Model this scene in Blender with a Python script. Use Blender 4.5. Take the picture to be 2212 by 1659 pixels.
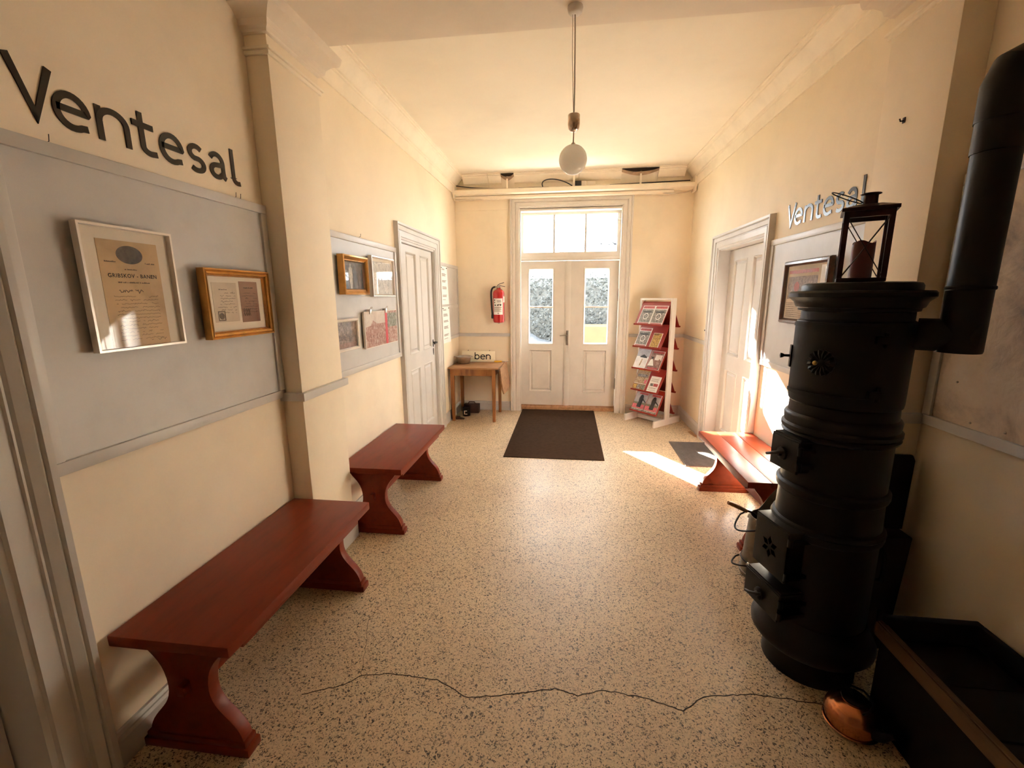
import bpy, bmesh, math, random
from mathutils import Vector, Matrix
random.seed(7)
PI = math.pi
scene = bpy.context.scene
for o in list(bpy.data.objects):
    bpy.data.objects.remove(o, do_unlink=True)
COL = scene.collection

# ---------------------------------------------------------------- camera, sky, sun, exposure
CAM_H = 1.65
def look(yaw, pitch, roll):
    y, t, r = map(math.radians, (yaw, pitch, roll))
    fw = Vector((-math.sin(y)*math.cos(t), math.cos(y)*math.cos(t), math.sin(t)))
    rt = Vector((math.cos(y), math.sin(y), 0)); up = rt.cross(fw)
    r2 = rt*math.cos(r) + up*math.sin(r); u2 = -rt*math.sin(r) + up*math.cos(r)
    m = Matrix((r2, u2, -fw)).transposed().to_4x4()
    return m
cd = bpy.data.cameras.new('camera'); cam = bpy.data.objects.new('camera', cd); COL.objects.link(cam)
cd.sensor_fit = 'HORIZONTAL'; cd.sensor_width = 36.0; cd.lens = 949.2/2212*36.0
cd.clip_start = 0.03; cd.clip_end = 300
cam.matrix_world = Matrix.Translation((0, 0, CAM_H)) @ look(7.264, -11.294, -0.344)
scene.camera = cam

world = bpy.data.worlds.new('sky'); scene.world = world; world.use_nodes = True
bg = world.node_tree.nodes['Background']
bg.inputs['Color'].default_value = (0.95, 0.985, 1.04, 1); bg.inputs['Strength'].default_value = 5.5

sd = bpy.data.lights.new('sun', 'SUN'); sun = bpy.data.objects.new('sun', sd); COL.objects.link(sun)
sd.energy = 72.0; sd.angle = math.radians(0.6); sd.color = (1.0, 0.955, 0.885)
sun.rotation_euler = Vector((-0.654, 1.0, 0.555)).to_track_quat('Z', 'Y').to_euler()
sun.location = (-6, 14, 9)

vs = scene.view_settings
vs.view_transform = 'Standard'; vs.look = 'None'; vs.gamma = 1.0; vs.use_curve_mapping = False
vs.exposure = 1.87
try:
    scene.cycles.use_denoising = True
    scene.cycles.max_bounces = 8; scene.cycles.diffuse_bounces = 7; scene.cycles.adaptive_threshold = 0.05; scene.cycles.adaptive_min_samples = 40; scene.cycles.use_light_tree = False
    scene.cycles.glossy_bounces = 4; scene.cycles.transparent_max_bounces = 10
    scene.cycles.sample_clamp_indirect = 14.0
    scene.cycles.caustics_reflective = False; scene.cycles.caustics_refractive = False
except Exception:
    pass

# ---------------------------------------------------------------- materials
MATS = {}
def lin(c):
    return tuple(((v/255)/12.92 if v/255 <= 0.04045 else ((v/255+0.055)/1.055)**2.4) for v in c)
def nd(nt, typ, **kw):
    n = nt.nodes.new(typ)
    for k, v in kw.items():
        if k in n.inputs: n.inputs[k].default_value = v
        else: setattr(n, k, v)
    return n
def coords(nt, scale=(1, 1, 1), kind='Object'):
    tc = nt.nodes.new('ShaderNodeTexCoord'); mp = nt.nodes.new('ShaderNodeMapping')
    mp.inputs['Scale'].default_value = scale
    nt.links.new(tc.outputs[kind], mp.inputs['Vector']); return mp.outputs['Vector']
def ramp(nt, fac, stops):
    r = nt.nodes.new('ShaderNodeValToRGB'); e = r.color_ramp.elements
    while len(e) < len(stops): e.new(0.5)
    for el, (p, c) in zip(e, stops):
        el.position = p; el.color = (*c[:3], 1)
    nt.links.new(fac, r.inputs['Fac']); return r.outputs['Color']
def mixc(nt, a, b, fac, mode='MIX'):
    m = nt.nodes.new('ShaderNodeMix'); m.data_type = 'RGBA'; m.blend_type = mode
    for sock, v in ((m.inputs[0], fac), (m.inputs[6], a), (m.inputs[7], b)):
        if hasattr(v, 'is_output'): nt.links.new(v, sock)
        else: sock.default_value = v if isinstance(v, float) else (*v[:3], 1)
    return m.outputs[2]
def new_mat(name):
    m = bpy.data.materials.new(name); m.use_nodes = True; MATS[name] = m
    return m, m.node_tree, m.node_tree.nodes['Principled BSDF']
def paint(name, col, rough=0.6, var=0.08, scale=3.0, bump=0.0, bscale=120.0, metallic=0.0, spec=0.5, stretch=(1, 1, 1), coat=0.0, kind='Object', dark=None):
    """plain painted / solid surface: two octaves of soft colour wear + optional fine relief"""
    m, nt, b = new_mat(name)
    v = coords(nt, stretch, kind)
    n = nd(nt, 'ShaderNodeTexNoise', Scale=scale, Detail=6.0, Roughness=0.6); nt.links.new(v, n.inputs['Vector'])
    lo = dark or tuple(c*(1-2*var) for c in col); hi = tuple(min(1, c*(1+var)) for c in col)
    c = ramp(nt, n.outputs['Fac'], [(0.25, lo), (0.5, col), (0.75, hi)])
    nt.links.new(c, b.inputs['Base Color'])
    b.inputs['Roughness'].default_value = rough; b.inputs['Metallic'].default_value = metallic
    b.inputs['Specular IOR Level'].default_value = spec
    if coat: b.inputs['Coat Weight'].default_value = coat; b.inputs['Coat Roughness'].default_value = 0.15
    if bump:
        n2 = nd(nt, 'ShaderNodeTexNoise', Scale=bscale, Detail=4.0); nt.links.new(v, n2.inputs['Vector'])
        bp = nd(nt, 'ShaderNodeBump', Strength=bump, Distance=0.002)
        nt.links.new(n2.outputs['Fac'], bp.inputs['Height']); nt.links.new(bp.outputs['Normal'], b.inputs['Normal'])
    return m
def wood(name, c1, c2, rough=0.45, scale=(14, 1.2, 14), bump=0.15, coat=0.0):
    m, nt, b = new_mat(name)
    v = coords(nt, scale)
    n = nd(nt, 'ShaderNodeTexNoise', Scale=2.0, Detail=8.0, Roughness=0.62, Distortion=0.6); nt.links.new(v, n.inputs['Vector'])
    c = ramp(nt, n.outputs['Fac'], [(0.3, c2), (0.55, c1), (0.8, tuple(min(1, x*1.15) for x in c1))])
    nt.links.new(c, b.inputs['Base Color']); b.inputs['Roughness'].default_value = rough
    if coat: b.inputs['Coat Weight'].default_value = coat; b.inputs['Coat Roughness'].default_value = 0.2
    bp = nd(nt, 'ShaderNodeBump', Strength=bump, Distance=0.001)
    nt.links.new(n.outputs['Fac'], bp.inputs['Height']); nt.links.new(bp.outputs['Normal'], b.inputs['Normal'])
    return m
def glass(name, tint=(1, 1, 1), gloss=0.04, bump=0.0):
    """thin pane: mostly clear, mirror-like at grazing angles"""
    m = bpy.data.materials.new(name); m.use_nodes = True; nt = m.node_tree; MATS[name] = m
    nt.nodes.remove(nt.nodes['Principled BSDF']); out = nt.nodes['Material Output']
    t = nd(nt, 'ShaderNodeBsdfTransparent'); t.inputs['Color'].default_value = (*tint, 1)
    g = nd(nt, 'ShaderNodeBsdfGlossy'); g.inputs['Roughness'].default_value = 0.01
    lw = nt.nodes.new('ShaderNodeLayerWeight'); lw.inputs['Blend'].default_value = 0.5
    pw = nd(nt, 'ShaderNodeMath', operation='POWER'); pw.inputs[1].default_value = 4.5; nt.links.new(lw.outputs['Facing'], pw.inputs[0])
    f = nd(nt, 'ShaderNodeMath', operation='MULTIPLY_ADD'); f.inputs[1].default_value = 0.5; f.inputs[2].default_value = gloss/2; nt.links.new(pw.outputs[0], f.inputs[0])
    mx = nt.nodes.new('ShaderNodeMixShader')
    nt.links.new(f.outputs[0], mx.inputs[0]); nt.links.new(t.outputs[0], mx.inputs[1]); nt.links.new(g.outputs[0], mx.inputs[2])
    nt.links.new(mx.outputs[0], out.inputs['Surface'])
    if bump:
        n = nd(nt, 'ShaderNodeTexNoise', Scale=5.0, Detail=1.0); nt.links.new(coords(nt), n.inputs['Vector'])
        bp = nd(nt, 'ShaderNodeBump', Strength=bump, Distance=0.02)
        nt.links.new(n.outputs['Fac'], bp.inputs['Height'])
        nt.links.new(bp.outputs['Normal'], g.inputs['Normal'])
    return m
def picture(name, stops, scale=6.0, detail=8.0, stretch=(1, 1, 1), rough=0.6, dist=0.5):
    """printed picture: blotchy tones in the colours of the print"""
    m, nt, b = new_mat(name)
    n = nd(nt, 'ShaderNodeTexNoise', Scale=scale*3.2, Detail=detail, Roughness=0.7, Distortion=dist)
    nt.links.new(coords(nt, stretch), n.inputs['Vector'])
    nt.links.new(ramp(nt, n.outputs['Fac'], stops), b.inputs['Base Color'])
    b.inputs['Roughness'].default_value = rough
    return m

CREAM = (0.90, 0.79, 0.62)
paint('wall_cream', CREAM, 0.65, 0.05, 1.6, 0.12, 90)
paint('ceiling_cream', (0.91, 0.84, 0.71), 0.75, 0.04, 1.2, 0.10, 60)
paint('behind_dark', (0.34, 0.25, 0.17), 0.6, 0.1, 2)  # plain dark brown for the unseen back wall, chosen to reduce bounce
paint('beam_paint', (0.84, 0.75, 0.635), 0.7, 0.05, 1.4, 0.1, 60)
paint('moulding_cream', (0.92, 0.83, 0.68), 0.55, 0.05, 4, 0.05, 60)
paint('trim_grey', (0.60, 0.575, 0.55), 0.38, 0.06, 3, 0.05, 60)
paint('door_grey', (0.64, 0.615, 0.59), 0.34, 0.06, 2.5, 0.05, 40)
paint('entrance_paint', (0.73, 0.68, 0.62), 0.45, 0.06, 2.5, 0.06, 40)
paint('board_grey', (0.585, 0.565, 0.55), 0.42, 0.05, 5, 0.08, 300)
paint('shellac_red', (0.20, 0.030, 0.010), 0.36, 0.12, 4, 0.05, 30, stretch=(6, 1, 6), spec=0.22)
paint('rail_varnish', (0.13, 0.03, 0.018), 0.4, 0.1)
paint('cast_iron', (0.0065, 0.0042, 0.003), 0.42, 0.25, 9, 0.12, 90, spec=0.28)
paint('sheet_iron', (0.007, 0.0042, 0.003), 0.45, 0.3, 7, 0.12, 40, spec=0.35)
paint('rust_iron', (0.045, 0.018, 0.012), 0.5, 0.3, 14, 0.2, 120)
paint('lantern_red', (0.034, 0.007, 0.005), 0.4, 0.3, 20, 0.1, 80, spec=0.3)
paint('candle_wax', (0.12, 0.016, 0.016), 0.45, 0.2, 9)
paint('zinc', (0.20, 0.175, 0.14), 0.42, 0.22, 12, 0.1, 60, metallic=0.85)
paint('galvanised', (0.030, 0.024, 0.019), 0.5, 0.25, 10, metallic=0.5)
paint('copper', (0.62, 0.25, 0.11), 0.2, 0.22, 10, 0.05, 12, metallic=1.0)
paint('brass', (0.45, 0.30, 0.11), 0.3, 0.15, 10, metallic=1.0)
paint('steel', (0.50, 0.45, 0.40), 0.28, 0.1, 20, metallic=1.0)
paint('nickel', (0.62, 0.50, 0.41), 0.22, 0.1, 20, metallic=1.0)
paint('dark_metal', (0.03, 0.026, 0.022), 0.4, 0.2, 20, metallic=0.7)
paint('black_paint', (0.005, 0.003, 0.002), 0.6, 0.25, 6, 0.1, 50, spec=0.2)
paint('black_plastic', (0.012, 0.011, 0.011), 0.4, 0.1)
paint('letter_black', (0.012, 0.007, 0.005), 0.22, 0.1, 12, spec=0.4)
paint('ink', (0.018, 0.012, 0.008), 0.7, 0.1)
paint('ink_soft', (0.085, 0.055, 0.035), 0.7, 0.2)
paint('ink_faint', (0.19, 0.125, 0.065), 0.8, 0.2)
paint('white_paper', (0.90, 0.88, 0.85), 0.75, 0.03)
paint('passepartout', (0.80, 0.72, 0.60), 0.75, 0.03)
paint('old_paper', (0.62, 0.43, 0.23), 0.8, 0.16, 5, dark=(0.42, 0.27, 0.13))
paint('brown_paper', (0.30, 0.17, 0.12), 0.8, 0.12, 8)
paint('pale_paper', (0.62, 0.52, 0.40), 0.8, 0.10, 8)
paint('gold_frame', (0.52, 0.27, 0.075), 0.3, 0.18, 14, metallic=0.85)
paint('silver_frame', (0.80, 0.74, 0.68), 0.28, 0.05, 8, metallic=0.35)
paint('white_frame', (0.78, 0.72, 0.65), 0.4, 0.06, 8)
paint('brown_frame', (0.085, 0.034, 0.02), 0.25, 0.2, 20, coat=0.4)
paint('white_lacquer', (0.74, 0.69, 0.63), 0.4, 0.04)
paint('rack_red', (0.28, 0.020, 0.009), 0.4, 0.06)
paint('extinguisher_red', (0.50, 0.013, 0.016), 0.22, 0.05, coat=0.5)
paint('yellow_plastic', (0.85, 0.52, 0.05), 0.4, 0.04)
paint('cream_enamel', (0.94, 0.87, 0.68), 0.35, 0.03)
def opal():
    m, nt, b = new_mat('opal_glass'); b.inputs['Base Color'].default_value = (0.98, 0.95, 0.88, 1); b.inputs['Roughness'].default_value = 0.12
    tr = nd(nt, 'ShaderNodeBsdfTranslucent'); tr.inputs['Color'].default_value = (0.99, 0.97, 0.92, 1)
    mx = nt.nodes.new('ShaderNodeMixShader'); mx.inputs[0].default_value = 0.6
    nt.links.new(b.outputs[0], mx.inputs[1]); nt.links.new(tr.outputs[0], mx.inputs[2]); nt.links.new(mx.outputs[0], nt.nodes['Material Output'].inputs['Surface'])
opal()
paint('mat_brown', (0.055, 0.032, 0.020), 0.95, 0.14, 25, 0.5, 500, spec=0.05)
paint('rubber_grey', (0.16, 0.135, 0.115), 0.6, 0.12, 12)
paint('slot_shade', (0.0006, 0.0004, 0.0003), 0.95, 0.1, spec=0.0)
paint('cavity', (0.03, 0.018, 0.010), 0.9, 0.2)
paint('cable_black', (0.02, 0.017, 0.015), 0.5, 0.1)
paint('cable_white', (0.68, 0.58, 0.46), 0.5, 0.05)
paint('fabric_cord', (0.70, 0.60, 0.48), 0.8, 0.05)
paint('bare_plaster', (0.42, 0.30, 0.20), 0.9, 0.2, 14, 0.3, 60)
paint('soot_board', (0.10, 0.018, 0.012), 0.6, 0.2)
paint('seal_ink', (0.10, 0.08, 0.062), 0.8, 0.5, 70, dark=(0.03, 0.024, 0.02))
paint('red_ribbon', (0.55, 0.03, 0.035), 0.5, 0.05)
wood('table_pine', (0.33, 0.135, 0.036), (0.17, 0.06, 0.016), 0.45, (10, 10, 1.2), 0.15, 0.2)
wood('table_top_wood', (0.36, 0.185, 0.085), (0.19, 0.08, 0.03), 0.5, (2, 12, 12), 0.15)
wood('crate_board', (0.105, 0.050, 0.013), (0.045, 0.020, 0.006), 0.55, (12, 1.5, 12), 0.3)
wood('offcut_wood', (0.50, 0.28, 0.14), (0.32, 0.16, 0.07), 0.6)
glass('clear_glass'); glass('old_window_glass', (0.97, 0.98, 0.97), bump=0.06)
picture('photo_grey', [(0.2, (0.02, 0.017, 0.015)), (0.45, (0.09, 0.075, 0.065)), (0.62, (0.2, 0.17, 0.15)), (0.8, (0.40, 0.35, 0.30))], 9)
picture('photo_sepia', [(0.25, (0.04, 0.022, 0.015)), (0.48, (0.16, 0.10, 0.07)), (0.6, (0.36, 0.26, 0.20)), (0.8, (0.55, 0.44, 0.35))], 11)
picture('print_pale', [(0.3, (0.30, 0.29, 0.28)), (0.45, (0.55, 0.53, 0.50)), (0.6, (0.74, 0.70, 0.65))], 12)
picture('poster_sky', [(0.3, (0.50, 0.42, 0.38)), (0.6, (0.66, 0.58, 0.52)), (0.8, (0.74, 0.67, 0.60))], 4)
picture('poster_town', [(0.3, (0.08, 0.05, 0.045)), (0.42, (0.32, 0.15, 0.12)), (0.52, (0.42, 0.24, 0.19)), (0.66, (0.55, 0.47, 0.40)), (0.8, (0.16, 0.14, 0.12))], 14)
picture('poster_green', [(0.3, (0.05, 0.05, 0.03)), (0.5, (0.22, 0.22, 0.17)), (0.7, (0.55, 0.53, 0.47))], 16)
picture('news_print', [(0.3, (0.06, 0.05, 0.055)), (0.46, (0.17, 0.13, 0.13)), (0.6, (0.38, 0.30, 0.27)), (0.8, (0.60, 0.50, 0.43))], 18)
picture('cover_grey', [(0.3, (0.04, 0.032, 0.026)), (0.46, (0.14, 0.12, 0.10)), (0.58, (0.34, 0.31, 0.27)), (0.75, (0.60, 0.56, 0.50))], 16)
picture('cover_yellow', [(0.3, (0.03, 0.02, 0.012)), (0.45, (0.30, 0.16, 0.03)), (0.6, (0.62, 0.38, 0.07)), (0.78, (0.80, 0.66, 0.36))], 22)
picture('cover_snow', [(0.3, (0.55, 0.52, 0.49)), (0.6, (0.74, 0.70, 0.65))], 5)
picture('cover_brown', [(0.3, (0.10, 0.05, 0.035)), (0.5, (0.26, 0.14, 0.11)), (0.7, (0.48, 0.34, 0.28))], 10)
picture('cover_ochre', [(0.3, (0.12, 0.06, 0.02)), (0.5, (0.36, 0.24, 0.12)), (0.7, (0.60, 0.50, 0.36))], 14)
picture('cover_sky', [(0.3, (0.26, 0.24, 0.25)), (0.6, (0.42, 0.40, 0.41)), (0.8, (0.58, 0.54, 0.52))], 5)
picture('cover_bushes', [(0.3, (0.05, 0.05, 0.03)), (0.55, (0.20, 0.19, 0.12)), (0.8, (0.36, 0.33, 0.24))], 24)
paint('cover_title_red', (0.42, 0.07, 0.065), 0.5, 0.25, 60)
paint('cover_pink', (0.60, 0.13, 0.16), 0.5, 0.4, 50, dark=(0.08, 0.04, 0.04))
paint('cover_black', (0.02, 0.018, 0.018), 0.4, 0.3, 40)
paint('cover_white', (0.76, 0.72, 0.66), 0.45, 0.05, 20)
paint('cover_ember', (0.20, 0.10, 0.02), 0.45, 0.3, 40)
paint('hedge_green', (0.050, 0.056, 0.056), 0.6, 0.6, 8)
paint('bark', (0.012, 0.013, 0.017), 0.9, 0.3, 12, spec=0.1)
paint('gravel', (0.30, 0.29, 0.26), 0.9, 0.2, 6)
paint('lawn', (0.06, 0.07, 0.045), 0.9, 0.3, 8)
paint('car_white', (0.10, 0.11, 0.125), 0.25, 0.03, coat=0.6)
paint('car_glass', (0.03, 0.04, 0.05), 0.1, 0.05)
paint('outside_render', (0.62, 0.55, 0.45), 0.8, 0.08)
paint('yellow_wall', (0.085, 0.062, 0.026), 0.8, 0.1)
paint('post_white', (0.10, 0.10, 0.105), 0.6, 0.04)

def terrazzo():
    m, nt, b = new_mat('terrazzo')
    v = coords(nt)
    big = nd(nt, 'ShaderNodeTexNoise', Scale=1.3, Detail=3.0); nt.links.new(v, big.inputs['Vector'])
    base = ramp(nt, big.outputs['Fac'], [(0.3, (0.60, 0.45, 0.29)), (0.6, (0.69, 0.54, 0.36)), (0.8, (0.74, 0.59, 0.41))])
    fine = nd(nt, 'ShaderNodeTexVoronoi', Scale=190.0); nt.links.new(v, fine.inputs['Vector'])
    fc = ramp(nt, fine.outputs['Color'], [(0.0, (0.62, 0.58, 0.52)), (0.45, (1, 1, 1)), (1.0, (1.16, 1.14, 1.1))])
    base = mixc(nt, base, fc, 1.0, 'MULTIPLY')
    warp = nd(nt, 'ShaderNodeTexNoise', Scale=70.0, Detail=2.0); nt.links.new(v, warp.inputs['Vector'])
    wv = nt.nodes.new('ShaderNodeMix'); wv.data_type = 'RGBA'; wv.blend_type = 'LINEAR_LIGHT'; wv.inputs[0].default_value = 0.012
    nt.links.new(v, wv.inputs[6]); nt.links.new(warp.outputs['Color'], wv.inputs[7])
    def chips(scale, thr, size):
        vo = nd(nt, 'ShaderNodeTexVoronoi', Scale=scale); nt.links.new(wv.outputs[2], vo.inputs['Vector'])
        sp = nt.nodes.new('ShaderNodeSeparateColor'); nt.links.new(vo.outputs['Color'], sp.inputs[0])
        lt = nd(nt, 'ShaderNodeMath', operation='LESS_THAN'); lt.inputs[1].default_value = thr; nt.links.new(sp.outputs[0], lt.inputs[0])
        ds = nd(nt, 'ShaderNodeMath', operation='LESS_THAN'); ds.inputs[1].default_value = size; nt.links.new(vo.outputs['Distance'], ds.inputs[0])
        mu = nd(nt, 'ShaderNodeMath', operation='MULTIPLY'); nt.links.new(lt.outputs[0], mu.inputs[0]); nt.links.new(ds.outputs[0], mu.inputs[1])
        col = ramp(nt, sp.outputs[1], [(0.0, (0.035, 0.026, 0.020)), (0.45, (0.10, 0.072, 0.052)), (0.8, (0.20, 0.135, 0.09)), (1.0, (0.16, 0.15, 0.13))])
        return mu.outputs[0], col
    f1, c1 = chips(112.0, 0.17, 0.5); f2, c2 = chips(185.0, 0.22, 0.5)
    col = mixc(nt, base, c2, f2); col = mixc(nt, col, c1, f1)
    nt.links.new(col, b.inputs['Base Color'])
    rr = ramp(nt, big.outputs['Fac'], [(0.3, (0.46,)*3), (0.7, (0.38,)*3)])
    nt.links.new(rr, b.inputs['Roughness']); b.inputs['Specular IOR Level'].default_value = 0.5
    return m
terrazzo()
def hide():
    m, nt, b = new_mat('mottled_sheet')
    v = coords(nt)
    n = nd(nt, 'ShaderNodeTexNoise', Scale=3.2, Detail=9.0, Roughness=0.65, Distortion=0.4); nt.links.new(v, n.inputs['Vector'])
    c = ramp(nt, n.outputs['Fac'], [(0.34, (0.22, 0.195, 0.20)), (0.44, (0.50, 0.40, 0.33)), (0.56, (0.74, 0.61, 0.50)), (0.75, (0.86, 0.75, 0.65))])
    nt.links.new(c, b.inputs['Base Color']); b.inputs['Roughness'].default_value = 0.38
    n2 = nd(nt, 'ShaderNodeTexNoise', Scale=14.0, Detail=6.0, Distortion=1.0); nt.links.new(v, n2.inputs['Vector'])
    bp = nd(nt, 'ShaderNodeBump', Strength=0.5, Distance=0.01)
    nt.links.new(n2.outputs['Fac'], bp.inputs['Height']); nt.links.new(bp.outputs['Normal'], b.inputs['Normal'])
hide()

# ---------------------------------------------------------------- mesh helpers
AX, BX, DY = -1.573, 1.573, 6.242     # left wall, right wall, entrance wall
WALL = {
    'L': lambda u, v, n: (AX + n, u, v),          # u = y, v = z, n = out of the wall
    'R': lambda u, v, n: (BX - n, -u, v),         # u = -y
    'B': lambda u, v, n: (u, DY - n, v),          # u = x
    None: lambda u, v, n: (u, v, n)}
class MB:
    def __init__(s, wall=None):
        s.v = []; s.f = []; s.t = WALL[wall]
    def add(s, pts, faces):
        k = len(s.v); s.v += [s.t(*p) for p in pts]; s.f += [tuple(i+k for i in f) for f in faces]; return s
    def box(s, a0, a1, b0, b1, c0, c1):
        return s.add([(x, y, z) for z in (c0, c1) for y in (b0, b1) for x in (a0, a1)],
                     [(0, 2, 3, 1), (4, 5, 7, 6), (0, 1, 5, 4), (2, 6, 7, 3), (0, 4, 6, 2), (1, 3, 7, 5)])
    def prism(s, poly, c0, c1, axis='z'):
        """polygon extruded along axis; poly given in the two other axes (cyclic order)"""
        n = len(poly)
        def P(a, b, c): return {'z': (a, b, c), 'y': (a, c, b), 'x': (c, a, b)}[axis]
        pts = [P(a, b, c0) for a, b in poly] + [P(a, b, c1) for a, b in poly]
        return s.add(pts, [tuple(range(n))[::-1], tuple(range(n, 2*n))] + [(i, (i+1) % n, (i+1) % n+n, i+n) for i in range(n)])
    def lathe(s, prof, seg=32, c=(0, 0, 0), axis='z', cap=True):
        k = []; pts = []
        for r, h in prof:
            for i in range(seg):
                a = 2*PI*i/seg; x, y = r*math.cos(a), r*math.sin(a)
                p = {'z': (x, y, h), 'x': (h, x, y), 'y': (x, h, y)}[axis]
                pts.append((p[0]+c[0], p[1]+c[1], p[2]+c[2]))
        f = []
        for j in range(len(prof)-1):
            for i in range(seg):
                f.append((j*seg+i, j*seg+(i+1) % seg, (j+1)*seg+(i+1) % seg, (j+1)*seg+i))
        if cap:
            f.append(tuple(range(seg))[::-1]); m = (len(prof)-1)*seg; f.append(tuple(range(m, m+seg)))
        return s.add(pts, f)
    def tube(s, path, r, seg=8, cap=True):
        path = [Vector(p) for p in path]; rs = r if isinstance(r, (list, tuple)) else [r]*len(path)
        n = len(path); pts = []; prev = None
        for i, p in enumerate(path):
            d = (path[min(i+1, n-1)] - path[max(i-1, 0)]).normalized()
            a = prev if prev is not None else (Vector((0, 0, 1)) if abs(d.z) < 0.9 else Vector((1, 0, 0)))
            x = (a - d*a.dot(d)).normalized(); y = d.cross(x); prev = x
            for k in range(seg):
                t = 2*PI*k/seg; pts.append(tuple(p + (x*math.cos(t) + y*math.sin(t))*rs[i]))
        f = [(i*seg+k, i*seg+(k+1) % seg, (i+1)*seg+(k+1) % seg, (i+1)*seg+k) for i in range(n-1) for k in range(seg)]
        if cap: f += [tuple(range(seg))[::-1], tuple(range((n-1)*seg, n*seg))]
        return s.add(pts, f)
    def ribbon(s, path, w, c0, c1, closed=False):
        """flat stroke of width w along a 2-D path, extruded c0..c1 along the third axis"""
        n = len(path); L = []; R = []
        for i in range(n):
            p = Vector(path[i])
            a = Vector(path[i-1]) if (i > 0 or closed) else None
            b = Vector(path[(i+1) % n]) if (i < n-1 or closed) else None
            if a is None: d = (b-p).normalized(); nn = Vector((-d.y, d.x)); k = 1
            elif b is None: d = (p-a).normalized(); nn = Vector((-d.y, d.x)); k = 1
            else:
                d1 = (p-a).normalized(); d2 = (b-p).normalized(); t = d1+d2
                t = t.normalized() if t.length > 1e-6 else d1
                nn = Vector((-t.y, t.x)); k = min(1/max(0.3, nn.dot(Vector((-d1.y, d1.x)))), 2.2)
            L.append(p + nn*w/2*k); R.append(p - nn*w/2*k)
        pts = [(q.x, q.y, c) for c in (c0, c1) for pair in zip(L, R) for q in pair]
        m = 2*n; f = []
        for i in range(n if closed else n-1):
            a, b = 2*i, 2*((i+1) % n)
            f += [(a, a+1, b+1, b), (a+m, b+m, b+1+m, a+1+m), (a, b, b+m, a+m), (a+1, a+1+m, b+1+m, b+1)]
        if not closed: f += [(0, m, m+1, 1), (2*n-2, 2*n-1, 2*n-1+m, 2*n-2+m)]
        return s.add(pts, f)
    def arch(s, u0, u1, v0, v1, prof):
        """three-sided mitred casing round an opening; prof = [(outward, proud), ...]"""
        pts = []
        for d, n in prof: pts += [(u0-d, v0, n), (u0-d, v1+d, n), (u1+d, v1+d, n), (u1+d, v0, n)]
        f = [(j*4+i, j*4+i+1, (j+1)*4+i+1, (j+1)*4+i) for j in range(len(prof)-1) for i in range(3)]
        k = len(prof)
        f += [tuple(j*4 for j in range(k)), tuple(j*4+3 for j in range(k))]
        f += [(i, i+1, (k-1)*4+i+1, (k-1)*4+i) for i in range(3)]
        return s.add(pts, f)
    def ring(s, u0, u1, v0, v1, prof, close=True):
        """four-sided mitred frame; prof = [(inward, n), ...]"""
        pts = []
        for d, n in prof: pts += [(u0+d, v0+d, n), (u1-d, v0+d, n), (u1-d, v1-d, n), (u0+d, v1-d, n)]
        k = len(prof); rng = range(k) if close else range(k-1)
        return s.add(pts, [(j*4+i, j*4+(i+1) % 4, ((j+1) % k)*4+(i+1) % 4, ((j+1) % k)*4+i) for j in rng for i in range(4)])
    def build(s, name, mat, parent=None, smooth=None, bevel=0.0, kind=None, label=None, off=None, fix=True):
        me = bpy.data.meshes.new(name)
        v = s.v
        if off is not None: v = [(a-off[0], b-off[1], c-off[2]) for a, b, c in v]
        me.from_pydata(v, [], s.f)
        if fix or bevel:
            bm = bmesh.new(); bm.from_mesh(me)
            if fix: bmesh.ops.recalc_face_normals(bm, faces=bm.faces)
            if bevel:
                es = [e for e in bm.edges if len(e.link_faces) == 2 and e.calc_face_angle(0) > 0.6]
                bmesh.ops.bevel(bm, geom=es, offset=bevel, segments=2, profile=0.6, affect='EDGES', clamp_overlap=True)
            bm.to_mesh(me); bm.free()
        if smooth is not None or bevel:
            me.shade_smooth(); me.set_sharp_from_angle(angle=math.radians(smooth or 35))
        if mat: me.materials.append(MATS[mat])
        o = bpy.data.objects.new(name, me); COL.objects.link(o)
        if parent is not None: o.parent = parent
        if kind: o['kind'] = kind
        if label: o['label'] = label
        return o
def tag(o, label, cat, group=None, kind=None):
    o['label'] = label; o['category'] = cat
    if group: o['group'] = group
    if kind: o['kind'] = kind
    return o
def thing(name, loc, label, cat, rotz=0.0, group=None, kind=None):
    o = bpy.data.objects.new(name, None); COL.objects.link(o)
    o.location = loc; o.rotation_euler = (0, 0, rotz); o.empty_display_size = 0.1
    return tag(o, label, cat, group, kind)
def struct(o, label=None, cat=None):
    o['kind'] = 'structure'
    if label: o['label'] = label; o['category'] = cat
    return o
def copy_tree(o, parent=None):
    c = o.copy(); COL.objects.link(c); c.parent = parent
    for ch in [x for x in bpy.data.objects if x.parent == o]: copy_tree(ch, c)
    return c
def text_mb(body, size, u, v, n, wall, align='CENTER', thick=0.0006, spacing=1.0, shear=0.0, sx=1.0):
    cu = bpy.data.curves.new('t', 'FONT'); cu.body = body; cu.size = size; cu.align_x = align
    cu.space_character = spacing; cu.shear = shear; cu.resolution_u = 2; cu.offset = 0.0004 if size < 0.03 else 0
    o = bpy.data.objects.new('t', cu); COL.objects.link(o)
    me = bpy.data.meshes.new_from_object(o.evaluated_get(bpy.context.evaluated_depsgraph_get()))
    mb = MB(wall)
    mb.add([(u+p.co.x*sx, v+p.co.y, n+thick) for p in me.vertices], [tuple(f.vertices) for f in me.polygons])
    bpy.data.objects.remove(o, do_unlink=True); bpy.data.meshes.remove(me); bpy.data.curves.remove(cu)
    return mb
def arc(cx, cy, rx, ry, a0, a1, n=12):
    return [(cx+rx*math.cos(math.radians(a0+(a1-a0)*i/n)), cy+ry*math.sin(math.radians(a0+(a1-a0)*i/n))) for i in range(n+1)]
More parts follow.
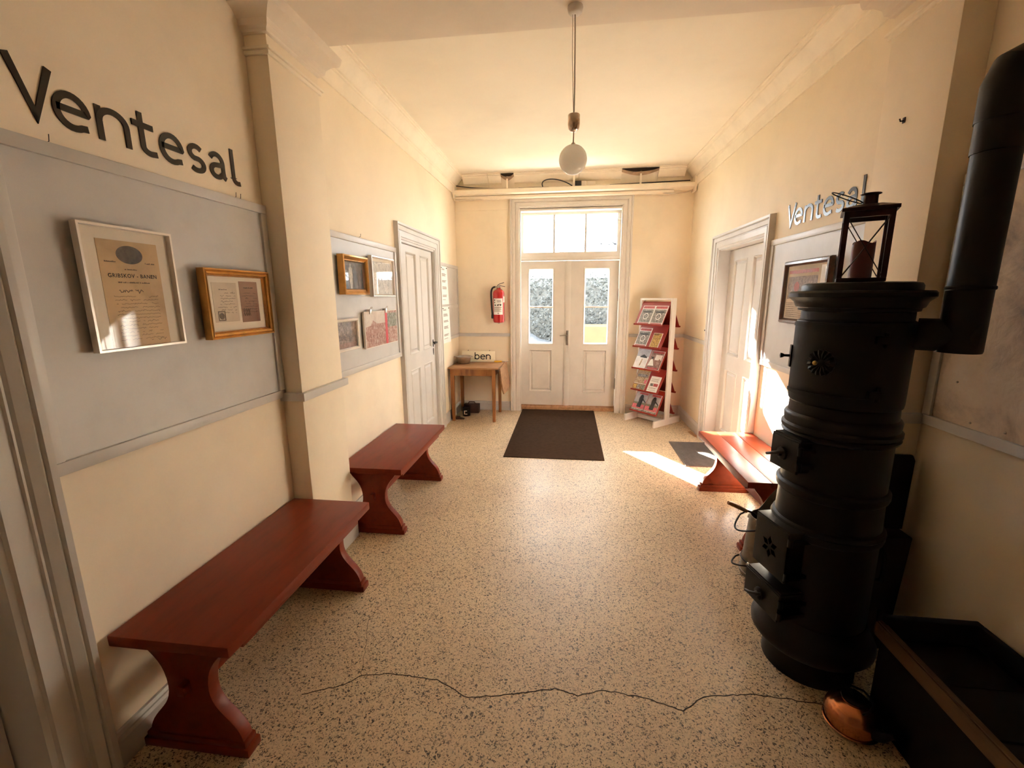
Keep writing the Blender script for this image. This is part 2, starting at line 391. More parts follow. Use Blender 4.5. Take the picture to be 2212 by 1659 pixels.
def bez(p0, p1, p2, p3, n=10):
    out = []
    for i in range(n+1):
        t = i/n; a, b, c, d = (1-t)**3, 3*t*(1-t)**2, 3*t*t*(1-t), t**3
        out.append(tuple(a*w+b*x+c*y+d*z for w, x, y, z in zip(p0, p1, p2, p3)))
    return out

# ================================================================ the room shell
CEIL = 3.23; YB = -1.2; WT = 0.36
mb = MB(); mb.box(-2.0, 2.0, YB-0.3, DY+0.5, -0.2, 0.0)
floor = struct(mb.build('floor', 'terrazzo'), 'speckled beige terrazzo floor with a long crack', 'floor')
random.seed(11)
def crack_path(pts, jit):
    out = []
    for (x0, y0), (x1, y1) in zip(pts[:-1], pts[1:]):
        n = max(2, int(math.hypot(x1-x0, y1-y0)/0.018))
        for i in range(n):
            t = i/n; out.append((x0+(x1-x0)*t + random.uniform(-jit, jit), y0+(y1-y0)*t + random.uniform(-jit, jit)))
    return out + [pts[-1]]
main = [(-1.09, 1.443), (-0.94, 1.507), (-0.883, 1.562), (-0.744, 1.591), (-0.528, 1.581), (-0.388, 1.511), (-0.217, 1.549), (-0.024, 1.599), (0.074, 1.578),
        (0.172, 1.619), (0.36, 1.597), (0.49, 1.556), (0.593, 1.636), (0.789, 1.671), (0.933, 1.666), (1.06, 1.657)]
MB().ribbon(crack_path(main, 0.004), 0.0042, 0.0002, 0.0007).build('floor_crack', 'cavity', floor, label='long dark crack across the terrazzo', fix=False)
MB().ribbon(crack_path([(-0.883, 1.562), (-0.933, 1.714), (-1.004, 1.891), (-0.99, 2.0)], 0.004), 0.0018, 0.0002, 0.0006).build('floor_crack', 'cavity', floor, label='hairline crack running to the near bench', fix=False)

# side walls with door openings (boxes above, below and between the openings)
def wall_side(name, sgn, openings, label):
    x0, x1 = (AX-WT, AX) if sgn < 0 else (BX, BX+WT)
    mb = MB(); y = YB
    for a, b, top in openings:
        mb.box(x0, x1, y, a, 0, CEIL+0.1); mb.box(x0, x1, a, b, top, CEIL+0.1); y = b
    mb.box(x0, x1, y, DY+WT, 0, CEIL+0.1)
    xo = (x0, x0+0.05) if sgn < 0 else (x1-0.05, x1)
    for a, b, top in openings: mb.box(xo[0], xo[1], a, b, 0, top)      # added backing, stops outside light leaking round the doors
    return struct(mb.build(name, 'wall_cream'), label, 'wall')
LD = (4.10, 5.20, 2.19)      # left door opening
ND = (0.02, 0.92, 2.19)      # near left door opening
RD = (3.92, 5.06, 2.13)      # right door opening
wall_left = wall_side('wall_left', -1, [ND, LD], 'cream plaster wall on the left with grey notice boards')
wall_right = wall_side('wall_right', 1, [RD], 'cream plaster wall on the right behind the stove')
OX0, OX1, OTOP = -0.70, 0.70, 2.80
mb = MB().box(AX, OX0, DY, DY+WT, 0, CEIL+0.1).box(OX1, BX, DY, DY+WT, 0, CEIL+0.1).box(OX0, OX1, DY, DY+WT, OTOP, CEIL+0.1)
wall_front = struct(mb.build('wall_front', 'wall_cream'), 'cream end wall around the double entrance door', 'wall')
struct(MB().box(AX-WT, BX+WT, YB-0.3, YB, 0, CEIL+0.1).build('wall_behind', 'behind_dark'), 'unseen wall behind the viewer, darkened to cut bounced light', 'wall')
struct(MB().box(AX-WT, BX+WT, YB-0.3, DY+WT, CEIL, CEIL+0.25).build('ceiling', 'ceiling_cream'), 'plain cream plaster ceiling', 'ceiling')

# pilasters, capitals and the beam between them
SOF = 3.02
def pilaster(name, sgn, y0, y1, label):
    xw = AX if sgn < 0 else BX; P = 0.118
    def bx(mb, p, a, b, z0, z1):
        xs = sorted((xw, xw - sgn*p)); return mb.box(xs[0], xs[1], a, b, z0, z1)
    root = thing(name, (xw, (y0+y1)/2, 0), label, 'pilaster', kind='structure')
    off = root.location
    bx(MB(), P, y0, y1, 0, SOF).build('shaft', 'wall_cream', root, bevel=0.006, off=off)
    mb = MB()
    bx(mb, P+0.012, y0-0.012, y1+0.012, 2.795, 2.815); bx(mb, P+0.022, y0-0.022, y1+0.022, 2.815, 2.828)
    mb.build('neck_fillet', 'moulding_cream', root, bevel=0.004, off=off)
    mb = MB(); prof = [(0.0, 2.885), (0.012, 2.89), (0.016, 2.90), (0.030, 2.91), (0.036, 2.935), (0.062, 2.962), (0.092, 2.975), (0.098, 2.99), (0.104, SOF)]
    pts = []
    for d, z in prof:
        xo = xw - sgn*(P+d); pts += [(xw, y0-d, z), (xo, y0-d, z), (xo, y1+d, z), (xw, y1+d, z)]
    k = len(prof)
    f = [(j*4+i, j*4+(i+1) % 4, (j+1)*4+(i+1) % 4, (j+1)*4+i) for j in range(k-1) for i in range(4)] + [(0, 1, 2, 3), tuple(4*(k-1)+i for i in range(4))]
    mb.add(pts, f).build('capital', 'beam_paint', root, smooth=30, off=off)
    mb = MB(); bx(mb, P+0.026, y0-0.026, y1+0.026, 1.087, 1.132); mb.build('dado_rail', 'trim_grey', root, bevel=0.004, off=off)
    mb = MB(); bx(mb, P+0.018, y0-0.018, y1+0.018, 0, 0.132); mb.build('baseboard', 'trim_grey', root, bevel=0.004, off=off)
    return root
pilaster('wall_pilaster_left', -1, 2.215, 2.66, 'cream pilaster on the left wall with moulded capital and grey rail')
pilR = pilaster('wall_pilaster_right', 1, 2.10, 2.50, 'cream pilaster on the right wall behind the stove')
struct(MB().box(AX, BX, 2.13, 2.62, SOF, CEIL).build('ceiling_beam', 'beam_paint'), 'broad plastered beam crossing the ceiling above the pilasters', 'beam')

# cornices
CPROF = [(0.0, 3.005), (0.012, 3.005), (0.014, 3.015), (0.020, 3.10), (0.030, 3.105), (0.032, 3.115), (0.045, 3.118), (0.062, 3.14), (0.085, 3.175), (0.112, 3.195), (0.114, 3.205), (0.128, 3.208), (0.132, 3.218), (0.145, 3.22), (0.145, CEIL), (0.0, CEIL)]
def cornice(name, sgn, y0, y1, label):
    xw = AX if sgn < 0 else BX
    mb = MB().prism([(xw - sgn*d, z) for d, z in CPROF], y0, y1, 'y')
    return struct(mb.build(name, 'moulding_cream', smooth=25), label, 'cornice')
cornice('trim_1', -1, 2.62, DY, 'stepped cream cornice along the left wall')
cornice('trim_2', 1, 2.62, DY, 'stepped cream cornice along the right wall')
# entrance wall cornice: broken away in places, so built in lengths with bare gaps
root = thing('trim_3', (0, DY, 3.0), 'damaged cornice above the entrance with bare gaps', 'cornice', kind='structure')
BPROF = [(0.0, 3.06), (0.018, 3.06), (0.022, 3.12), (0.05, 3.13), (0.085, 3.165), (0.12, 3.19), (0.125, 3.205), (0.145, 3.21), (0.150, 3.222), (0.17, 3.224), (0.17, CEIL), (0.0, CEIL)]
for a, b in ((-1.43, -1.09), (-1.085, -0.915), (-0.74, 0.10), (0.105, 0.64), (1.10, 1.43)):
    MB().prism([(DY-d, z) for d, z in BPROF], a, b, 'x').build('cornice_length', 'moulding_cream', root, smooth=25, off=root.location)
for a, b, dz in ((-0.915, -0.74, 0.03), (0.64, 1.10, 0.035)):
    MB().prism([(DY-0.004, 3.06), (DY-0.018, 3.06), (DY-0.035, 3.13), (DY-0.06, 3.18), (DY-0.10, 3.21), (DY-0.10, CEIL), (DY-0.004, CEIL)], a, b, 'x').build('bare_gap', 'moulding_cream', root, smooth=25, off=root.location)
    w_ = b-a; k_ = 10
    arcp = [(a+w_*q/k_, 3.222-0.030*math.sin(PI*q/k_)**0.7) for q in range(k_+1)]
    MB().prism(arcp + [(b, 3.226), (a, 3.226)], DY-0.128, DY-0.098, 'y').build('hollow', 'cavity', root, off=root.location, label='dark sliver coloured as the shade where the cornice has broken off')  # solid dark sliver, the shade of the gap put into its colour
    n = 9; pts = []
    for i in range(n+1):
        t = i/n; x = a+(b-a)*t; sag = math.sin(PI*t)*0.045
        pts += [(x, DY-0.132, 3.216-sag*0.9), (x, DY-0.090, 3.196-sag*1.1)]
    MB().add(pts, [(2*i, 2*i+2, 2*i+3, 2*i+1) for i in range(n)]).build('torn_lath', 'bare_plaster', root, off=root.location, fix=False)
# surface duct with cables under the broken cornice
root = thing('cable_duct', (0, DY, 3.0), 'cream painted cable duct running under the broken cornice', 'duct')
MB().prism([(DY-0.005, 2.965), (DY-0.135, 2.975), (DY-0.150, 2.985), (DY-0.150, 3.030), (DY-0.135, 3.040), (DY-0.005, 3.035)], -1.565, 1.565, 'x').build('duct_body', 'moulding_cream', root, smooth=30, off=root.location)
MB().prism([(DY-0.004, 2.925), (DY-0.085, 2.925), (DY-0.095, 2.935), (DY-0.095, 2.962), (DY-0.004, 2.962)], -1.565, 1.30, 'x').build('lower_ledge', 'moulding_cream', root, smooth=30, off=root.location)
for x in (-0.83, 0.04, 0.88):
    MB().box(x-0.011, x+0.011, DY-0.115, DY-0.108, 3.03, 3.215).build('hanger', 'moulding_cream', root, off=root.location)
for x in (-1.545, 1.545):
    MB().box(x-0.012, x+0.012, DY-0.158, DY-0.004, 2.93, 3.10).build('end_bracket', 'moulding_cream', root, off=root.location)
MB().tube(bez((-1.53, DY-0.06, 3.11), (-1.2, DY-0.07, 3.05), (-0.9, DY-0.10, 3.05), (-0.2, DY-0.09, 3.048), 24), 0.006, 6).build('cable', 'cable_black', root, smooth=60, off=root.location)
MB().tube(bez((-1.5, DY-0.10, 3.08), (-1.3, DY-0.10, 3.04), (-0.6, DY-0.08, 3.06), (0.3, DY-0.10, 3.046), 24), 0.005, 6).build('cable', 'cable_white', root, smooth=60, off=root.location)
MB().tube(bez((-0.36, DY-0.13, 3.045), (-0.42, DY-0.15, 3.16), (-0.15, DY-0.14, 3.16), (0.02, DY-0.12, 3.045), 24), 0.007, 6).build('cable', 'cable_black', root, smooth=60, off=root.location)
MB().tube([(0.5, DY-0.05, 3.055), (1.0, DY-0.05, 3.066), (1.5, DY-0.05, 3.075)], 0.007, 6).build('cable', 'cable_black', root, smooth=60, off=root.location)
MB().tube(bez((1.08, DY-0.05, 2.95), (1.25, DY-0.12, 2.90), (1.42, DY-0.12, 2.905), (1.55, DY-0.08, 2.96), 16), 0.008, 6).build('cable', 'cable_white', root, smooth=60, off=root.location)
MB().tube(bez((-1.10, DY-0.05, 2.945), (-1.28, DY-0.12, 2.90), (-1.48, DY-0.13, 2.905), (-1.56, DY-0.08, 2.94), 16), 0.008, 6).build('cable', 'cable_white', root, smooth=60, off=root.location)
MB().box(0.14, 0.20, DY-0.125, DY-0.09, 3.04, 3.10).box(0.215, 0.315, DY-0.125, DY-0.09, 3.04, 3.095).build('junction_box', 'cable_white', root, bevel=0.004, off=root.location)
MB().box(0.055, 0.135, DY-0.12, DY-0.08, 3.04, 3.105).build('terminal_block', 'cable_black', root, bevel=0.004, off=root.location)
# bare strips of the wall above the casing
struct(MB('B').box(-0.30, 0.84, 2.938, 2.962, 0, 0.004).build('trim_4', 'soot_board'), 'dark red strip of bare board above the entrance casing', 'trim')
struct(MB('B').box(-1.56, -0.83, 2.79, 2.80, 0, 0.004).box(-1.56, -0.83, 2.80, 2.925, 0, 0.012).build('trim_5', 'wall_cream'), 'flat plaster band left of the entrance casing', 'trim')

# ---------------------------------------------------------------- doors
CASE = [(-0.004, -0.03), (-0.004, 0.012), (0.012, 0.016), (0.016, 0.024), (0.055, 0.026), (0.060, 0.018), (0.066, 0.018), (0.070, 0.028), (0.098, 0.036), (0.104, 0.030), (0.110, 0.044), (0.126, 0.046), (0.130, 0.0)]
def scaled(prof, w, h=1.0): return [(d*w, n*h) for d, n in prof]
def panel(mb, u0, u1, v0, v1, n, depth=0.014, raise_=0.008):
    """sunk moulded door panel with a raised field"""
    prof = [(0.0, n), (0.006, n+0.004), (0.012, n), (0.022, n-depth), (0.036, n-depth), (0.052, n-depth+raise_)]
    mb.ring(u0, u1, v0, v1, prof, close=False)
    d = 0.052; mb.add([(u0+d, v0+d, n-depth+raise_), (u1-d, v0+d, n-depth+raise_), (u1-d, v1-d, n-depth+raise_), (u0+d, v1-d, n-depth+raise_)], [(0, 1, 2, 3)])
    return mb
def leaf_body(wall, u0, u1, v0, v1, n0, n1, holes):
    """stiles and rails: everything of the leaf that is not a panel hole"""
    us = sorted({u0, u1, *[h[0] for h in holes], *[h[1] for h in holes]}); vs_ = sorted({v0, v1, *[h[2] for h in holes], *[h[3] for h in holes]})
    mb = MB(wall)
    for a, b in zip(us[:-1], us[1:]):
        run = None
        for c, d in zip(vs_[:-1], vs_[1:]):
            m, k = (a+b)/2, (c+d)/2
            hole = any(h[0] < m < h[1] and h[2] < k < h[3] for h in holes)
            if not hole:
                if run is None: run = [c, d]
                else: run[1] = d
            if hole and run: mb.box(a, b, run[0], run[1], n0, n1); run = None
        if run: mb.box(a, b, run[0], run[1], n0, n1)
    return mb
def hinge(parent, wall, u, v, n, h, off, mat):
    mb = MB(wall); c = (u, v, n)
    mb.lathe([(0.007, -h/2), (0.007, h/2)], 10, c, 'y'); mb.lathe([(0.003, h/2), (0.009, h/2+0.004), (0.006, h/2+0.014), (0.001, h/2+0.018)], 10, c, 'y')
    mb.lathe([(0.001, -h/2-0.018), (0.006, -h/2-0.014), (0.009, -h/2-0.004), (0.003, -h/2)], 10, c, 'y')
    mb.build('hinge', mat, parent, smooth=40, off=off)

# door_1 : the double entrance door with its transom light
root = thing('door_1', (0, DY, 0), 'pale grey double entrance door with glazed leaves under a three-pane transom', 'door', kind='structure'); off = root.location
MB('B').arch(-0.668, 0.682, 0.0, 2.812, scaled(CASE, 1.09, 1.0)).build('door_casing', 'entrance_paint', root, smooth=25, off=off)
mb = MB('B').box(-0.72, -0.692, 0, 2.80, -0.36, 0.0).box(0.688, 0.72, 0, 2.80, -0.36, 0.0).box(-0.692, 0.688, 2.775, 2.81, -0.36, 0.0)
mb.build('jamb', 'entrance_paint', root, off=off)
MB('B').box(-0.70, 0.70, 0.0, 0.045, -0.145, -0.06).box(-0.70, 0.70, 0.0, 0.062, -0.30, -0.15).build('threshold', 'offcut_wood', root, bevel=0.006, off=off)
NF = -0.145   # face of the leaves
MB('B').box(-0.692, 0.688, 2.135, 2.175, NF-0.06, NF+0.02).build('transom_bar', 'entrance_paint', root, bevel=0.004, off=off)
tf = leaf_body('B', -0.692, 0.688, 2.175, 2.775, NF-0.045, NF, [(-0.638, 0.642, 2.248, 2.742)]).build('transom_frame', 'entrance_paint', root, off=off)
for u in (-0.215, 0.217):
    MB('B').box(u-0.014, u+0.014, 2.248, 2.742, NF-0.035, NF-0.004).build('glazing_bar', 'trim_grey', tf, bevel=0.003, off=off)
for a, b in ((-0.638, -0.229), (-0.201, 0.203), (0.231, 0.642)):
    MB('B').box(a, b, 2.248, 2.742, NF-0.022, NF-0.019).build('pane', 'old_window_glass', tf, off=off)
for s, (a, b) in (('L', (-0.688, -0.016)), ('R', (0.020, 0.684))):
    w0, w1 = (-0.560, -0.222) if s == 'L' else (0.224, 0.556)
    lf = leaf_body('B', a, b, 0.058, 2.13, NF-0.045, NF, [(w0, w1, 0.975, 2.02), (w0, w1, 0.255, 0.885)]).build('door_leaf', 'entrance_paint', root, off=off)
    mb = MB('B'); panel(mb, w0, w1, 0.255, 0.885, NF, 0.022, 0.012); mb.build('panel', 'entrance_paint', lf, smooth=20, off=off)
    MB('B').ring(w0, w1, 0.975, 2.02, [(-0.016, NF), (-0.014, NF+0.008), (-0.003, NF+0.006), (0.010, NF-0.012), (0.010, NF-0.022), (-0.016, NF-0.022)]).build('glazing_bead', 'entrance_paint', lf, smooth=20, off=off)
    MB('B').box(w0, w1, 1.484, 1.506, NF-0.03, NF-0.006).build('glazing_bar', 'entrance_paint', lf, bevel=0.003, off=off)
    for v0, v1 in ((0.975, 1.487), (1.503, 2.02)):
        MB('B').box(w0, w1, v0, v1, NF-0.022, NF-0.019).build('pane', 'old_window_glass', lf, off=off)
    for v in (1.66, 0.40):
        hinge(lf, 'B', a+0.001 if s == 'L' else b-0.001, v, NF+0.009, 0.13, off, 'steel')
MB('B').box(-0.052, 0.030, 0.058, 2.13, NF, NF+0.016).box(-0.040, 0.018, 0.058, 2.13, NF+0.016, NF+0.024).build('meeting_stile', 'entrance_paint', root, bevel=0.003, off=off)
hd = MB('B').box(-0.028, 0.010, 0.955, 1.165, NF+0.024, NF+0.028).build('lock_plate', 'steel', root, bevel=0.002, off=off)
MB('B').lathe([(0.009, NF+0.028), (0.009, NF+0.062)], 14, (-0.010, 1.10, 0), 'z').tube([(-0.010, 1.10, NF+0.058), (-0.05, 1.098, NF+0.062), (-0.115, 1.094, NF+0.060)], [0.009, 0.008, 0.007], 10).build('door_handle', 'steel', hd, smooth=45, off=off)
MB('B').lathe([(0.015, NF+0.028), (0.014, NF+0.034), (0.005, NF+0.035)], 18, (-0.009, 1.02, 0), 'z').build('lock_rosette', 'steel', hd, smooth=45, off=off)
MB('B').box(0.655, 0.684, 2.66, 2.735, NF, NF+0.03).build('door_sensor', 'white_lacquer', root, bevel=0.004, off=off)

# door_2 : grey four-panel door in the left wall
root = thing('door_2', (AX, 4.65, 0), 'grey four-panel door in the left wall beside the notice boards', 'door', kind='structure'); off = root.location
MB('L').arch(4.115, 5.185, 0.0, 2.185, scaled(CASE, 1.06, 0.9)).build('door_casing', 'trim_grey', root, smooth=25, off=off)
MB('L').box(4.10, 4.13, 0, 2.19, -0.3, 0.0).box(5.17, 5.20, 0, 2.19, -0.3, 0.0).box(4.13, 5.17, 2.16, 2.19, -0.3, 0.0).build('jamb', 'trim_grey', root, off=off)
NF = -0.028
H = [(4.32, 4.615, 1.06, 2.09), (4.745, 5.04, 1.06, 2.09), (4.32, 4.615, 0.20, 0.90), (4.745, 5.04, 0.20, 0.90)]
lf = leaf_body('L', 4.135, 5.165, 0.008, 2.155, NF-0.04, NF, H).build('door_leaf', 'door_grey', root, off=off)
for h in H:
    mb = MB('L'); panel(mb, *h, NF, 0.016, 0.009); mb.build('panel', 'door_grey', lf, smooth=20, off=off)
for v in (1.86, 0.35): hinge(lf, 'L', 4.152, v, NF+0.010, 0.13, off, 'brass')
hd = MB('L').prism([(5.10+0.016*math.cos(t)*(1.0), 1.105+0.045*math.sin(t)) for t in [2*PI*i/16 for i in range(16)]], NF, NF+0.005).build('lock_plate', 'dark_metal', lf, off=off)
MB('L').lathe([(0.008, NF), (0.008, NF+0.05)], 12, (5.10, 1.115, 0), 'z').tube([(5.10, 1.115, NF+0.05), (5.065, 1.115, NF+0.055), (5.03, 1.113, NF+0.050), (5.005, 1.108, NF+0.048)], [0.009, 0.009, 0.008, 0.009], 10).build('door_handle', 'dark_metal', hd, smooth=45, off=off)
MB('L').prism([(5.10, 0.965), (5.112, 0.99), (5.114, 1.03), (5.10, 1.05), (5.086, 1.03), (5.088, 0.99)], NF, NF+0.004).build('keyhole_cover', 'dark_metal', lf, off=off)

# door_3 : grey panelled door set deep in the right wall
root = thing('door_3', (BX, 4.49, 0), 'grey panelled door set deep in the right wall', 'door', kind='structure'); off = root.location
MB('R').arch(-5.045, -3.935, 0.0, 2.118, scaled(CASE, 1.13, 1.0)).build('door_casing', 'trim_grey', root, smooth=25, off=off)
MB('R').box(-5.07, -5.045, 0, 2.13, -0.34, 0.0).box(-3.935, -3.91, 0, 2.13, -0.34, 0.0).box(-5.045, -3.935, 2.105, 2.14, -0.34, 0.0).build('jamb', 'trim_grey', root, off=off)
NF = -0.105
H = [(-4.90, -4.56, 1.03, 2.0), (-4.42, -4.08, 1.03, 2.0), (-4.90, -4.56, 0.20, 0.88), (-4.42, -4.08, 0.20, 0.88)]
lf = leaf_body('R', -5.04, -3.94, 0.008, 2.10, NF-0.04, NF, H).build('door_leaf', 'door_grey', root, off=off)
for h in H:
    mb = MB('R'); panel(mb, *h, NF, 0.016, 0.009); mb.build('panel', 'door_grey', lf, smooth=20, off=off)
MB('R').lathe([(0.012, NF), (0.012, NF+0.004), (0.006, NF+0.006), (0.006, NF+0.05)], 12, (-3.99, 1.05, 0), 'z').tube([(-3.99, 1.05, NF+0.05), (-4.05, 1.05, NF+0.055), (-4.09, 1.045, NF+0.05)], 0.008, 10).build('door_handle', 'dark_metal', lf, smooth=45, off=off)

# door_4 : casing of the door at the left edge of the picture
root = thing('door_4', (AX, 0.47, 0), 'grey moulded door casing at the near left edge', 'door', kind='structure'); off = root.location
BIG = [(-0.004, -0.03), (-0.004, 0.014), (0.010, 0.020), (0.016, 0.030), (0.024, 0.030), (0.028, 0.022), (0.074, 0.022), (0.078, 0.030), (0.084, 0.030), (0.088, 0.024), (0.094, 0.034), (0.120, 0.046), (0.128, 0.040), (0.133, 0.052), (0.150, 0.054), (0.154, 0.0)]
MB('L').arch(0.03, 0.918, 0.0, 2.18, BIG).build('door_casing', 'trim_grey', root, smooth=25, off=off)
MB('L').box(0.0, 0.03, 0, 2.19, -0.3, 0.0).box(0.915, 0.945, 0, 2.19, -0.3, 0.0).box(0.03, 0.915, 2.175, 2.20, -0.3, 0.0).build('jamb', 'trim_grey', root, off=off)
NF = -0.12
H = [(0.12, 0.44, 1.06, 2.0), (0.54, 0.83, 1.06, 2.0), (0.12, 0.44, 0.2, 0.9), (0.54, 0.83, 0.2, 0.9)]
lf = leaf_body('L', 0.035, 0.91, 0.008, 2.165, NF-0.04, NF, H).build('door_leaf', 'door_grey', root, off=off)
for h in H:
    mb = MB('L'); panel(mb, *h, NF, 0.016, 0.009); mb.build('panel', 'door_grey', lf, smooth=20, off=off)

# baseboards and dado rails
BPR = [(0.0, 0.0), (0.022, 0.0), (0.022, 0.100), (0.016, 0.112), (0.016, 0.120), (0.010, 0.132), (0.0, 0.134)]
def base(name, wall, runs, label):
    mb = MB()
    for a, b in runs:
        if wall == 'B': mb.prism([(DY-d, z) for d, z in BPR], a, b, 'x')
        else:
            xw, s = (AX, 1) if wall == 'L' else (BX, -1); mb.prism([(xw+s*d, z) for d, z in BPR], a, b, 'y')
    struct(mb.build(name, 'trim_grey', smooth=25), label, 'baseboard')
base('baseboard_left', 'L', [(1.074, 2.19), (2.685, 3.975), (5.325, DY)], 'grey baseboard along the left wall')
base('baseboard_right', 'R', [(YB, 2.08), (2.52, 3.785), (5.195, DY)], 'grey baseboard along the right wall')
base('baseboard_front', 'B', [(AX+0.02, -0.815), (0.83, BX-0.02)], 'grey baseboard beside the entrance door')
struct(MB('B').box(AX, -0.815, 1.087, 1.132, 0, 0.022).build('trim_6', 'trim_grey', bevel=0.004), 'grey dado rail below the fire extinguisher', 'rail')
struct(MB('B').box(0.832, BX, 1.087, 1.132, 0, 0.022).build('trim_7', 'trim_grey', bevel=0.004), 'grey dado rail behind the brochure rack', 'rail')
struct(MB('R').box(-DY, -5.195, 1.087, 1.132, 0, 0.022).build('trim_8', 'trim_grey', bevel=0.004), 'grey dado rail between rack corner and right door', 'rail')

# ================================================================ wall-mounted things
def notice_board(wall, u0, u1, v0, v1, label, rails=(), mat='board_grey', w=0.042, sides=(1, 1)):
    c = WALL[wall]((u0+u1)/2, v0, 0.0)
    root = thing('notice_board', c, label, 'notice board', group='grey framed notice boards')
    MB(wall).box(u0+0.01, u1-0.01, v0+0.01, v1-0.01, 0.0, 0.010).build('board', mat, root, off=c)
    for a, b in ((v0, v0+w), (v1-w, v1)):
        MB(wall).box(u0, u1, a, b, 0, 0.022).build('rail', 'trim_grey', root, bevel=0.004, off=c)
    for a, b, k in ((u0, u0+w, sides[0]), (u1-w, u1, sides[1])):
        if k: MB(wall).box(a, b, v0+w, v1-w, 0, 0.021).build('stile', 'trim_grey', root, bevel=0.004, off=c)
    for v in rails:
        MB(wall).box(u0+w, u1-w, v-0.022, v+0.022, 0, 0.018).build('rail', 'trim_grey', root, bevel=0.004, off=c)
    return root
notice_board('L', 1.076, 2.213, 1.108, 2.112, 'grey board above the near left bench holding the certificate')
notice_board('L', 2.664, 3.968, 1.098, 2.085, 'grey board with four framed pictures beside the left door')
notice_board('L', 5.325, 6.235, 1.085, 2.065, 'small grey board with two paper notices in the far left corner', rails=(1.52,))
notice_board('R', -3.785, -2.52, 1.096, 2.062, 'grey board behind the stove holding the brown picture frame')
b4 = notice_board('R', -2.085, -0.75, 1.092, 2.115, 'framed board at the right edge covered with a brown mottled sheet', mat='mottled_sheet')
for i, (y, z) in enumerate(((1.86, 1.155), (1.72, 1.158), (1.60, 1.152), (1.45, 1.155), (1.95, 1.30), (1.70, 1.95))):
    MB('R').lathe([(0.004, 0.010), (0.004, 0.013), (0.001, 0.015)], 10, (-y, z, 0), 'z').build('pin', 'steel', b4, smooth=45, off=b4.location)

# --- stroke lettering: letters on a grid of x-height 1
def strokes():
    S = {}
    S['V'] = ([[(0.0, 1.42), (0.50, 0.06), (1.0, 1.42)]], 1.0)
    e = [(0.10, 0.54), (0.88, 0.54)] + arc(0.50, 0.50, 0.40, 0.44, 8, 300, 22) + [(0.86, 0.14)]
    S['e'] = ([e], 0.98)
    S['n'] = ([[(0.10, 0.0), (0.10, 1.0)], [(0.10, 0.62)] + arc(0.47, 0.60, 0.37, 0.34, 165, 0, 14) + [(0.84, 0.0)]], 0.96)
    S['t'] = ([[(0.26, 1.32), (0.26, 0.28)] + arc(0.48, 0.26, 0.22, 0.20, 180, 285, 8) + [(0.66, 0.09)], [(0.0, 0.92), (0.62, 0.92)]], 0.70)
    S['s'] = ([arc(0.38, 0.70, 0.28, 0.23, 38, 250, 12) + arc(0.38, 0.27, 0.30, 0.22, 75, -142, 14)], 0.76)
    a = arc(0.40, 0.62, 0.34, 0.32, 155, 0, 12) + [(0.74, 0.30), (0.76, 0.12), (0.86, 0.05)]
    S['a'] = ([a, [(0.74, 0.56), (0.45, 0.53)] + arc(0.38, 0.29, 0.29, 0.23, 95, 300, 14) + [(0.74, 0.26)]], 0.92)
    S['l'] = ([[(0.10, 1.40), (0.10, 0.24)] + arc(0.32, 0.24, 0.22, 0.19, 180, 280, 8) + [(0.44, 0.07)]], 0.50)
    S['b'] = ([[(0.10, 1.45), (0.10, 0.0)], arc(0.47, 0.50, 0.39, 0.44, 0, 360, 26)], 0.98)
    return S
STROKE = strokes()
def lettering(word, starts, xh, v, wall, root, mat, weight, n0=0.0, n1=0.004):
    for ch, (u, w) in zip(word, starts):
        st, adv = STROKE[ch]; mb = MB(wall); k = w/adv
        for q_, p in enumerate(st): mb.ribbon([(u+x*k, v+y*xh) for x, y in p], weight, n0, n1+0.0006*q_)
        mb.build('letter', mat, root, fix=False, off=root.location)
ST = [(1.190, 0.106), (1.290, 0.112), (1.418, 0.122), (1.548, 0.094), (1.650, 0.112), (1.782, 0.088), (1.893, 0.098), (2.022, 0.058)]
root = thing('wall_lettering', WALL['L'](1.63, 2.175, 0), 'black word Ventesal painted on the left wall above the certificate', 'lettering', group='Ventesal lettering')
lettering('Ventesal', ST, 0.108, 2.176, 'L', root, 'letter_black', 0.0205)
root = thing('wall_lettering', WALL['R'](-3.15, 2.13, 0), 'word Ventesal on the right wall behind the lantern', 'lettering', group='Ventesal lettering')
u_off = -3.595-1.190
lettering('Ventesal', [(u+u_off, w) for u, w in ST], 0.108, 2.128, 'R', root, 'letter_black', 0.0205)

# --- framed pictures
def framed(wall, u0, u1, v0, v1, label, mat, fw, depth, name='picture_frame', prof=None, tilt=0.0, glass_=True, cat='picture', out=0.024):
    c = WALL[wall]((u0+u1)/2, (v0+v1)/2, out-0.002)
    root = thing(name, c, label, cat)
    p = prof or [(0.0, 0.0), (0.0, depth*0.8), (fw*0.15, depth), (fw*0.6, depth), (fw, depth*0.75), (fw, 0.0)]
    MB(wall).ring(u0, u1, v0, v1, [(d, n+out) for d, n in p]).build('frame', mat, root, smooth=25, off=c)
    MB(wall).box(u0+fw*0.5, u1-fw*0.5, v0+fw*0.5, v1-fw*0.5, out, out+depth*0.3).build('backing', 'passepartout', root, off=c)
    if glass_:
        MB(wall).box(u0+fw*0.9, u1-fw*0.9, v0+fw*0.9, v1-fw*0.9, out+depth*0.62, out+depth*0.62+0.002).build('glass', 'clear_glass', root, off=c)
    return root, c, out+depth*0.3
